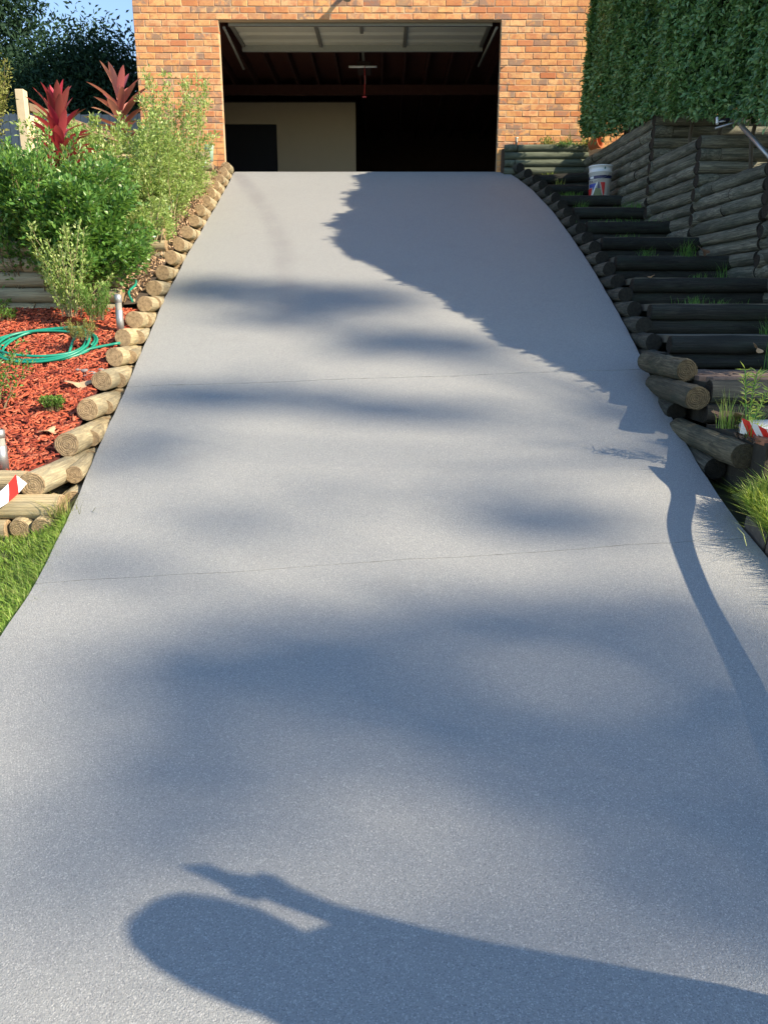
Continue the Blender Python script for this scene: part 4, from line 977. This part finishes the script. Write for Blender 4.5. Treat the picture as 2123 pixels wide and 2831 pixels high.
# tap
tp = thing('garden_tap', 'small grey garden tap on a riser behind the greenish log wall', 'tap', (1.99, 12.2, 2.5))
tube('riser', M['dull'], tp, [(0, 0, -.1), (0, 0, .12)], .010, 8)
tube('body', M['dull'], tp, [(0, 0, .06), (0, 0, .15)], .020, 8); tube('handle', M['alu'], tp, [(-.025, 0, .155), (.025, 0, .155)], .008, 8); tube('spout', M['alu'], tp, [(0, 0, .1), (0, -.04, .1), (0, -.055, .075)], .008, 8)
# plants in the planter, pot
t = thing('strap_leaf_plant', 'yellow-green strappy plant sunlit at the foot of the brick wall by the hedge', 'plant', (2.76, 12.22, 2.49))
me = grass_mesh('foliage', np.stack([rng.normal(0, .03, 40), rng.normal(0, .02, 40), np.zeros(40)], 1), .26, .016, 1.0); link('foliage', me, t, M['L_yellow'])
t = thing('leafy_weed', 'small leafy seedling sunlit above the middle of the greenish log wall', 'weed', (2.45, 12.2, 2.49))
stems_plant(t, .05, 16, .17, .14, .035, .022, 16, .2, 'L_yellow', 'stem', curve=.3, twig=.04, stem_r=.002)
t = thing('dark_weed', 'dark creeping plant spilling over the top of the greenish log wall', 'weed', (2.75, 12.12, 2.5))
stems_plant(t, .16, 24, .06, .2, .025, .016, 26, .2, 'L_hedge', 'stem', curve=.5, twig=.05, stem_r=.002, flat=.3, lean=(0, -.03))
t = thing('leafy_weed', 'pale green leafy plant at the far end of the planter by the hedge foot', 'weed', (3.05, 12.1, 2.45))
stems_plant(t, .06, 20, .16, .14, .04, .022, 16, .2, 'L_yellow', 'stem', curve=.3, twig=.04, stem_r=.002)
pt = thing('terracotta_pot', 'fallen orange terracotta pot under the far end of the hedge', 'pot', (3.05, 12.0, 2.50)); pt.rotation_euler = (R(75), R(-20), R(50))
lathe('pot', M['terracotta'], pt, [(0, 0), (.06, 0), (.085, .14), (.095, .14), (.095, .17), (.085, .17), (.078, .14), (.05, .02), (0, .02)], 20)

# lid
ll_ = thing('access_lid', 'round concrete lid with worn white top at the right edge by the weeds', 'lid', (2.29, 4.22, -.635))
lathe('ring', M['concrete'], ll_, [(0, 0), (.24, 0), (.24, .05), (0, .05)], 40); lathe('white_top', M['whitepaint'], ll_, [(.23, .052), (.225, .058), (0, .058)], 40)
# ================================================================== TAPE
def ribbon(parent, pts, w, twist, name='tape'):
    P_ = spline(pts, 10); bm = bmesh.new(); uv = bm.loops.layers.uv.new('UVMap'); rows = []; d = 0
    for i, p in enumerate(P_):
        t_ = (P_[min(i+1, len(P_)-1)]-P_[max(i-1, 0)]).normalized()
        if i: d += (P_[i]-P_[i-1]).length
        a = t_.cross(Vector((0, 0, 1))).normalized(); b = a.cross(t_); an = twist(i/len(P_)); v = (b*math.cos(an)+a*math.sin(an))*w/2
        rows.append((bm.verts.new(p-v), bm.verts.new(p+v), d))
    for r0, r1 in zip(rows[:-1], rows[1:]):
        f = bm.faces.new((r0[0], r1[0], r1[1], r0[1]))
        for lp, q in zip(f.loops, ((r0[2], 0), (r1[2], 0), (r1[2], 1), (r0[2], 1))): lp[uv].uv = q
    return from_bm(name, bm, M['tape'], parent, True)
t = thing('barrier_tape', 'red and white barrier tape strung from the right log end along the driveway', 'tape', (2, 4, -.7))
ribbon(t, [Vector(p)-Vector((2, 4, -.7)) for p in ((2.01, 4.17, -.575), (2.055, 4.03, -.60), (2.085, 3.84, -.645), (2.0, 3.45, -.70), (1.965, 2.9, -.78), (1.96, 2.2, -.86), (1.95, 1.2, -.9), (1.9, .2, -.9), (1.9, -2.2, -.85))], .088, lambda s: .1+.25*math.sin(s*9))
t = thing('barrier_tape', 'red and white barrier tape crossing the log corner at the left edge', 'tape', (-2.2, 3.85, -.9))
ribbon(t, [Vector(p)-Vector((-2.2, 3.85, -.9)) for p in ((-1.955, 3.92, -.83), (-2.05, 3.84, -.93), (-2.25, 3.6, -1.02), (-2.7, 3.1, -1.05), (-3.6, 2.2, -1.0))], .075, lambda s: .5+s)

# ================================================================== GRASS AND WEEDS
n = 26000; y = rng.uniform(1.2, 3.85, n); x = -1.56-rng.exponential(.55, n); x = np.minimum(x, np.array([XL(v) for v in y])-.015); k = x > -3.6; x, y = x[k], y[k]
P = np.stack([x, y, np.array([LZ(a_, v) for a_, v in zip(x, y)])-.005], 1)
o = link('grass', grass_mesh('grass', P, .06, .0055, 1.15), None, M['grass']); tag(o, 'bright green lawn grass at the lower left beside the driveway', 'grass', kind='stuff')
n = 17000; y = rng.uniform(1.6, 3.82, n); x = np.where(y > 3.45, 1.90, 1.98)+rng.exponential(.2, n); k = x < 3.3; x, y = x[k], y[k]
P = np.stack([x, y, np.array([VG(a_, v) for a_, v in zip(x, y)])-.005], 1)
o = link('grass', grass_mesh('grass', P, .15, .0075, 1.0, (-.10, 0)), None, M['grass']); tag(o, 'long bright grass on the right verge above the edging bricks', 'grass', kind='stuff')
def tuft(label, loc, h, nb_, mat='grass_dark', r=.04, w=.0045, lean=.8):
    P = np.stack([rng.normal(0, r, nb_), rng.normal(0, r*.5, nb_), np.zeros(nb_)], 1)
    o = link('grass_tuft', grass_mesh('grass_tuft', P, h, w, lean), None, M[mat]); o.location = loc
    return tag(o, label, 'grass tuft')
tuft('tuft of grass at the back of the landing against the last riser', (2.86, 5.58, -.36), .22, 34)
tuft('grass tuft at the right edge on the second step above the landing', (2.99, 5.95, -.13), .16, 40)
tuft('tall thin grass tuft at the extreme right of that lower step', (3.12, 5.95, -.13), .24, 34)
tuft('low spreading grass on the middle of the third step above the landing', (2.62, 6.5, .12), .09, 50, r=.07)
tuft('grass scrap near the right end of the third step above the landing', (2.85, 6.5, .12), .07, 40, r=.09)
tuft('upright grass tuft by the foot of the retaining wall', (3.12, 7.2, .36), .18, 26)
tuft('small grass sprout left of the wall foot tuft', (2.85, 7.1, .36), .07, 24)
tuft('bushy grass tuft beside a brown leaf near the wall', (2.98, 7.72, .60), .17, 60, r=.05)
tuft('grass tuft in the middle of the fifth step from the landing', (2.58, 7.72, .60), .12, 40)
tuft('small grass patch on a mid step, centre', (2.6, 8.4, .84), .07, 50, r=.06)
tuft('low grass line along a middle step towards the wall', (2.8, 9.05, 1.08), .05, 150, r=.25)
tuft('grass at the right end of the step below the bucket', (3.08, 9.75, 1.33), .09, 120, r=.09)
tuft('small grass tuft on the left of the step below the bucket', (2.42, 9.75, 1.33), .09, 40, r=.04)
tuft('low grass fringe left of the bucket', (2.42, 10.45, 1.58), .06, 120, r=.10)
tuft('thin pale tuft on the step behind the bucket', (2.45, 11.2, 1.82), .11, 30, 'grass')
tuft('pale tuft on the topmost step', (2.45, 11.9, 2.06), .09, 40, 'grass', r=.06)
tuft('grass tuft in the dirt in front of the landing log', (2.08, 4.48, -.635), .22, 50, 'grass', r=.03, lean=.45)
tuft('pale drooping tuft in front of the tall weed', (2.07, 4.12, -.635), .12, 70, 'grass', r=.025, w=.007, lean=1.3)
tuft('grass sprig behind the round lid at the right edge', (2.20, 4.42, -.62), .15, 40, 'grass_dark')
tuft('dry straggly grass hanging over the edging bricks', (2.02, 3.45, prof(3.45)+.06), .20, 90, 'grass', r=.10, lean=1.3)
tuft('dry grass stalks at the corner of the left log wall', (-1.74, 3.86, prof(3.86)-.03), .14, 70, 'L_yellow', r=.05, lean=1.2)
wd = thing('tall_weed', 'tall narrow-leaved weed with drooping tops in front of the landing', 'weed', (2.07, 4.22, -.635))
for (dx, dy, hh) in ((-.05, 0, .37), (.03, .02, .35), (.12, .03, .26)):
    tube('stem', M['grass_dark'], wd, spline([(0, 0, 0), (dx*.5, dy, hh*.5), (dx, dy, hh)], 4), .0035, 5)
    k = 60; tt = rng.random(k)**.6; P = np.stack([dx*tt, dy*tt, hh*tt], 1); D_ = rdir(k); D_[:, 2] = np.abs(D_[:, 2])*.6+.1
    me = leaves_mesh('foliage', P, D_, rdir(k, 1.), rng.uniform(.03, .075, k)*(.5+tt*.6), .008); link('foliage', me, wd, M['grass'])
# litter on the lowest corner
n = 500; P = np.stack([rng.uniform(2.0, 2.6, n), rng.uniform(3.98, 4.27, n), -.635+rng.uniform(0, .02, n)], 1)
o = link('leaf_litter', leaves_mesh('leaf_litter', P, rdir(n), rdir(n, 2.), .035, .014), None, M['dryleaf2']); tag(o, 'dry leaf litter in the dirt beside the round lid', 'leaf litter', kind='stuff')

# ================================================================== GUM TREES BEYOND THE RIGHT OF THE VIEW (they dapple the drive)
hs_ = Vector((.906, -.4226, 0)); tn = math.tan(R(SUN_EL))
def up_sun(x, y, L): g = Vector((x, y, prof(y))); return g+hs_*L+Vector((0, 0, tn*L))
def gum(label, base, shadows, L):
    t = thing('gum_tree', label, 'tree', base, 0, 'gum trees across the road')
    bl = []
    CP = []
    for (x, y, rx, ry, tau) in shadows:
        c = up_sun(x, y, L)-Vector(base); bl.append((c.x, c.y, c.z, rx*.75, ry, rx*.55))
        k = int(tau*math.pi*rx*ry*.8/.0075); q = rng.normal(size=(k, 3)); q /= np.linalg.norm(q, axis=1, keepdims=True); q *= rng.random(k)[:, None]**.4
        g = up_sun(0, 4, 0)-up_sun(0, 4, 0); X_ = x+q[:, 0]*rx; Y_ = y+q[:, 1]*ry; LL = L+q[:, 2]*rx*.8
        CP.append(np.stack([X_+.906*LL, Y_-.4226*LL, np.array([prof(v) for v in Y_])+tn*LL], 1)-np.array(base))
    hgt = min(b[2] for b in bl)-1.5; cx = sum(b[0] for b in bl)/len(bl); cy = sum(b[1] for b in bl)/len(bl)
    tube('trunk', M['gumtrunk'], t, spline([(0, 0, -.5), (.3, .2, hgt*.35), (cx*.5, cy*.5, hgt*.7), (cx, cy, hgt)], 5), [.42-.02*i for i in range(16)], 10)
    for b in bl: tube('limb', M['gumtrunk'], t, [(cx, cy, hgt-.3), ((cx+b[0])/2, (cy+b[1])/2, hgt+.5), (b[0], b[1], b[2])], [.06, .04, .015], 6)
    CP = np.concatenate(CP); k = len(CP); me = leaves_mesh('crown', CP, rdir(k, -.6), rdir(k, .6), .30*rng.uniform(.6, 1.3, k), .10*rng.uniform(.7, 1.2, k)); o = link('crown', me, t, M['L_gum']); o['kind'] = 'stuff'; return t
Lg = 40.
gum('tall gum tree standing nearest the sun beyond the verge', (36.5, -16.0, -2.2),
    [(-1.6, 7.42, .75, .28, 2.6), (-.5, 7.2, .8, .34, 2.6), (-.9, 6.75, .7, .22, 1.2), (.2, 6.25, .75, .24, 2.2), (-1.2, 5.35, .85, .22, 2.0), (.1, 5.12, .8, .16, 1.9), (1.4, 5.05, .5, .12, 1.4), (-1.6, 4.65, .35, .3, 1.2), (-.3, 4.15, .4, .12, .5)], Lg)
gum('second gum tree with sparser low crown', (36.0, -20.0, -2.4),
    [(.75, 3.85, .6, .17, 2.0), (-1.35, 3.38, .4, .09, 1.8), (-.35, 2.65, .55, .28, 2.8), (.8, 2.9, .9, .22, 1.7), (1.3, 2.4, .8, .26, 1.7), (-.65, 2.08, .4, .18, 2.2), (.95, 1.95, .8, .25, 1.7), (.2, 2.28, .6, .25, 1.4), (-.9, 2.5, .45, .28, 1.1), (-.7, 3.75, .5, .12, .7), (1.4, 1.6, .7, .3, 1.6), (-.9, 1.75, .5, .2, .7), (.4, 1.5, .8, .2, .9), (0, 3.1, .8, .08, .5)], Lg)

# ================================================================== PERSON just right of the view, arm raised with a phone
def skin_obj(name, parent, mat, verts, edges, radii, sub=2, root=0):
    me = bpy.data.meshes.new(name); me.from_pydata(verts, edges, []); o = bpy.data.objects.new(name, me); COL.objects.link(o)
    sk = o.modifiers.new('s', 'SKIN'); sk.use_smooth_shade = True; ss = o.modifiers.new('d', 'SUBSURF'); ss.levels = sub; ss.render_levels = sub
    for i, r in enumerate(radii):
        v = me.skin_vertices[0].data[i]; v.radius = r if hasattr(r, '__len__') else (r, r); v.use_root = (i == root)
    bpy.context.view_layer.update(); ev = o.evaluated_get(bpy.context.evaluated_depsgraph_get()); m2 = bpy.data.meshes.new_from_object(ev); m2.name = name
    bpy.data.objects.remove(o); m2.materials.clear(); return link(name, m2, parent, mat, True)
px, pyy = 1.72, .60; gz = prof(pyy)
ps = thing('person', 'person in a long navy hooded coat standing by the verge, raising a phone', 'person', (px, pyy, gz), R(90))
V = [(0,0,.93),(0,0,1.10),(0,0,1.28),(0,.0,1.41),(-.07,.01,1.46),(-.10,.02,1.53),
     (.08,.02,1.33),(.15,.04,1.10),(.15,.08,1.28),(.14,.10,1.43),
     (-.14,0,1.35),(-.18,-.02,1.10),(-.17,.06,.88),(-.16,.08,.80),
     (-.10,0,.88),(-.14,.02,.50),(-.15,-.02,.10),(-.15,.10,.04),
     (.10,0,.88),(.24,.02,.50),(.29,-.02,.10),(.29,.10,.04)]
E_ = [(0,1),(1,2),(2,3),(3,4),(4,5),(3,6),(6,7),(7,8),(8,9),(3,10),(10,11),(11,12),(12,13),(0,14),(14,15),(15,16),(16,17),(0,18),(18,19),(19,20),(20,21)]
Rr = [(.17,.12),(.16,.11),(.17,.11),(.13,.09),(.06,.06),(.055,.055),.06,.040,.026,.020,.055,.045,.034,.028,.085,.058,.042,.045,.085,.058,.042,.045]
skin_obj('body', ps, M['skin'], V, E_, Rr)
def loft(name, mat, rings, seg=28):
    bm = bmesh.new(); R_ = []
    for (xa, xb, yd, yo, z) in rings:
        R_.append([bm.verts.new(((xa+xb)/2+(xb-xa)/2*math.cos(2*math.pi*k/seg)*(1+.02*math.sin(5*2*math.pi*k/seg)), yo+yd*math.sin(2*math.pi*k/seg)*(1+.03*math.sin(7*2*math.pi*k/seg+z*9)), z)) for k in range(seg)])
    for a, b in zip(R_[:-1], R_[1:]):
        for k in range(seg): bm.faces.new((a[k], a[(k+1) % seg], b[(k+1) % seg], b[k]))
    bm.faces.new(R_[0][::-1]); bm.faces.new(R_[-1])
    return from_bm(name, bm, mat, ps, True)
loft('coat', M['shirt'], [(-.27, .375, .17, 0, .62), (-.26, .34, .165, 0, .75), (-.25, .30, .16, 0, .865), (-.24, .255, .15, 0, 1.0), (-.235, .215, .14, 0, 1.12), (-.23, .165, .135, 0, 1.25), (-.22, .05, .12, .0, 1.31), (-.21, .02, .10, .01, 1.40), (-.205, .01, .08, .02, 1.47)])
loft('coat_sleeve', M['shirt'], [(.06, .235, .07, .04, 1.08), (.09, .208, .055, .06, 1.19), (.112, .192, .04, .08, 1.28), (.118, .174, .03, .095, 1.37), (.112, .176, .034, .10, 1.45), (.112, .168, .034, .10, 1.50), (.118, .156, .03, .10, 1.54)])
loft('hood', M['shirt'], [(-.205, .010, .08, .0, 1.45), (-.222, .018, .10, .0, 1.52), (-.232, .018, .11, -.01, 1.60), (-.225, .0, .11, -.01, 1.67), (-.205, -.02, .11, -.01, 1.715), (-.16, -.07, .06, -.01, 1.735)])
skin_obj('shorts', ps, M['shorts'], [(0,0,.95),(-.10,0,.86),(-.135,.02,.55),(.11,0,.86),(.225,.02,.55)], [(0,1),(1,2),(0,3),(3,4)], [(.19,.135),.12,.10,.13,.115])
for sx, sy in ((-.15, 0), (.29, 0)): skin_obj('boot', ps, M['boot'], [(sx,-.04+sy,.16),(sx,-.03+sy,.05),(sx,.08+sy,.045),(sx,.17+sy,.035)], [(0,1),(1,2),(2,3)], [.052,.052,.05,.036])
hd_bm = bmesh.new(); bmesh.ops.create_uvsphere(hd_bm, u_segments=24, v_segments=16, radius=1)
for v in hd_bm.verts:
    c = v.co.copy(); x_, y_, z_ = c.x*.078, c.y*.098, c.z*.122
    if z_ < -.02: x_ *= 1+.9*z_*2; y_ = y_*(1+.8*z_)+.01
    if c.y > .85 and abs(c.x) < .25 and -.25 < c.z < .15: y_ += .022*(1-abs(c.x)*4)*(1 if c.z < 0 else .5)
    if c.y > .75 and .1 < c.z < .3 and .2 < abs(c.x) < .5: y_ -= .008
    v.co = (x_-.095, y_+.05, z_+1.595)
from_bm('head', hd_bm, M['skin'], ps, True)
for sx in (-1, 1):
    for nm, mt, loc_, sc in (('eye', M['white'], (.030*sx-.095, .142, 1.605), (.013, .008, .009)), ('ear', M['skin'], (.080*sx-.095, .04, 1.59), (.010, .02, .032))):
        b = bmesh.new(); bmesh.ops.create_uvsphere(b, u_segments=12, v_segments=8, radius=1)
        for v in b.verts: v.co = Vector((v.co.x*sc[0]+loc_[0], v.co.y*sc[1]+loc_[1], v.co.z*sc[2]+loc_[2]))
        from_bm(nm, b, mt, ps, True)
b = bmesh.new(); add_box(b, -.119, -.071, .136, .144, 1.528, 1.537); from_bm('mouth', b, M['redp'], ps)
b = bmesh.new(); bmesh.ops.create_uvsphere(b, u_segments=24, v_segments=14, radius=1)
for v in b.verts:
    if v.co.z < -.15 and v.co.y > -.2: v.co.z = -.1
    if v.co.y > .55 and v.co.z < .45: v.co.y = .55; v.co.z = max(v.co.z, .4)
    v.co = (v.co.x*.087-.095, v.co.y*.107+.035, v.co.z*.122+1.605)
from_bm('hair', b, M['hair'], ps, True)
def hand(base, dirs, up, mirror=1):
    bx = Vector(base); d = Vector(dirs).normalized(); u = Vector(up).normalized(); s = d.cross(u)*mirror
    skin_obj('palm', ps, M['skin'], [tuple(bx), tuple(bx+d*.04), tuple(bx+d*.085)], [(0, 1), (1, 2)], [(.024, .018), (.036, .014), (.036, .012)])
    for i, (o_, l) in enumerate(((-.028, .062), (-.009, .072), (.010, .068), (.028, .054))):
        p0 = bx+d*.075+s*o_; p1 = p0+d*l*.5; p2 = p1+(d*.6+u*.75).normalized()*l*.35; p3 = p2+(d*.1+u).normalized()*l*.28
        skin_obj('finger', ps, M['skin'], [tuple(p0), tuple(p1), tuple(p2), tuple(p3)], [(0,1),(1,2),(2,3)], [.0095,.009,.008,.007], 1)
    p0 = bx+d*.025-s*.028; p1 = p0-s*.025+d*.025+u*.01; p2 = p1+d*.025+u*.02
    skin_obj('thumb', ps, M['skin'], [tuple(p0), tuple(p1), tuple(p2)], [(0,1),(1,2)], [.012,.011,.009], 1)
hand((.142, .10, 1.42), (-.16, .05, 1), (0, 1, 0)); hand((-.16, .08, .80), (0, .15, -1), (-1, 0, 0))
ph_ = thing('mobile_phone', 'black mobile phone held up in the hand of the person', 'phone', (px-.125, pyy+.128, gz+1.555)); ph_.rotation_euler = (R(0), R(0), R(5))
box('case', M['phone'], ph_, -.037, .037, -.004, .004, -.075, .075, .002); box('screen', M['dull'], ph_, -.033, .033, -.0052, -.0042, -.068, .068)
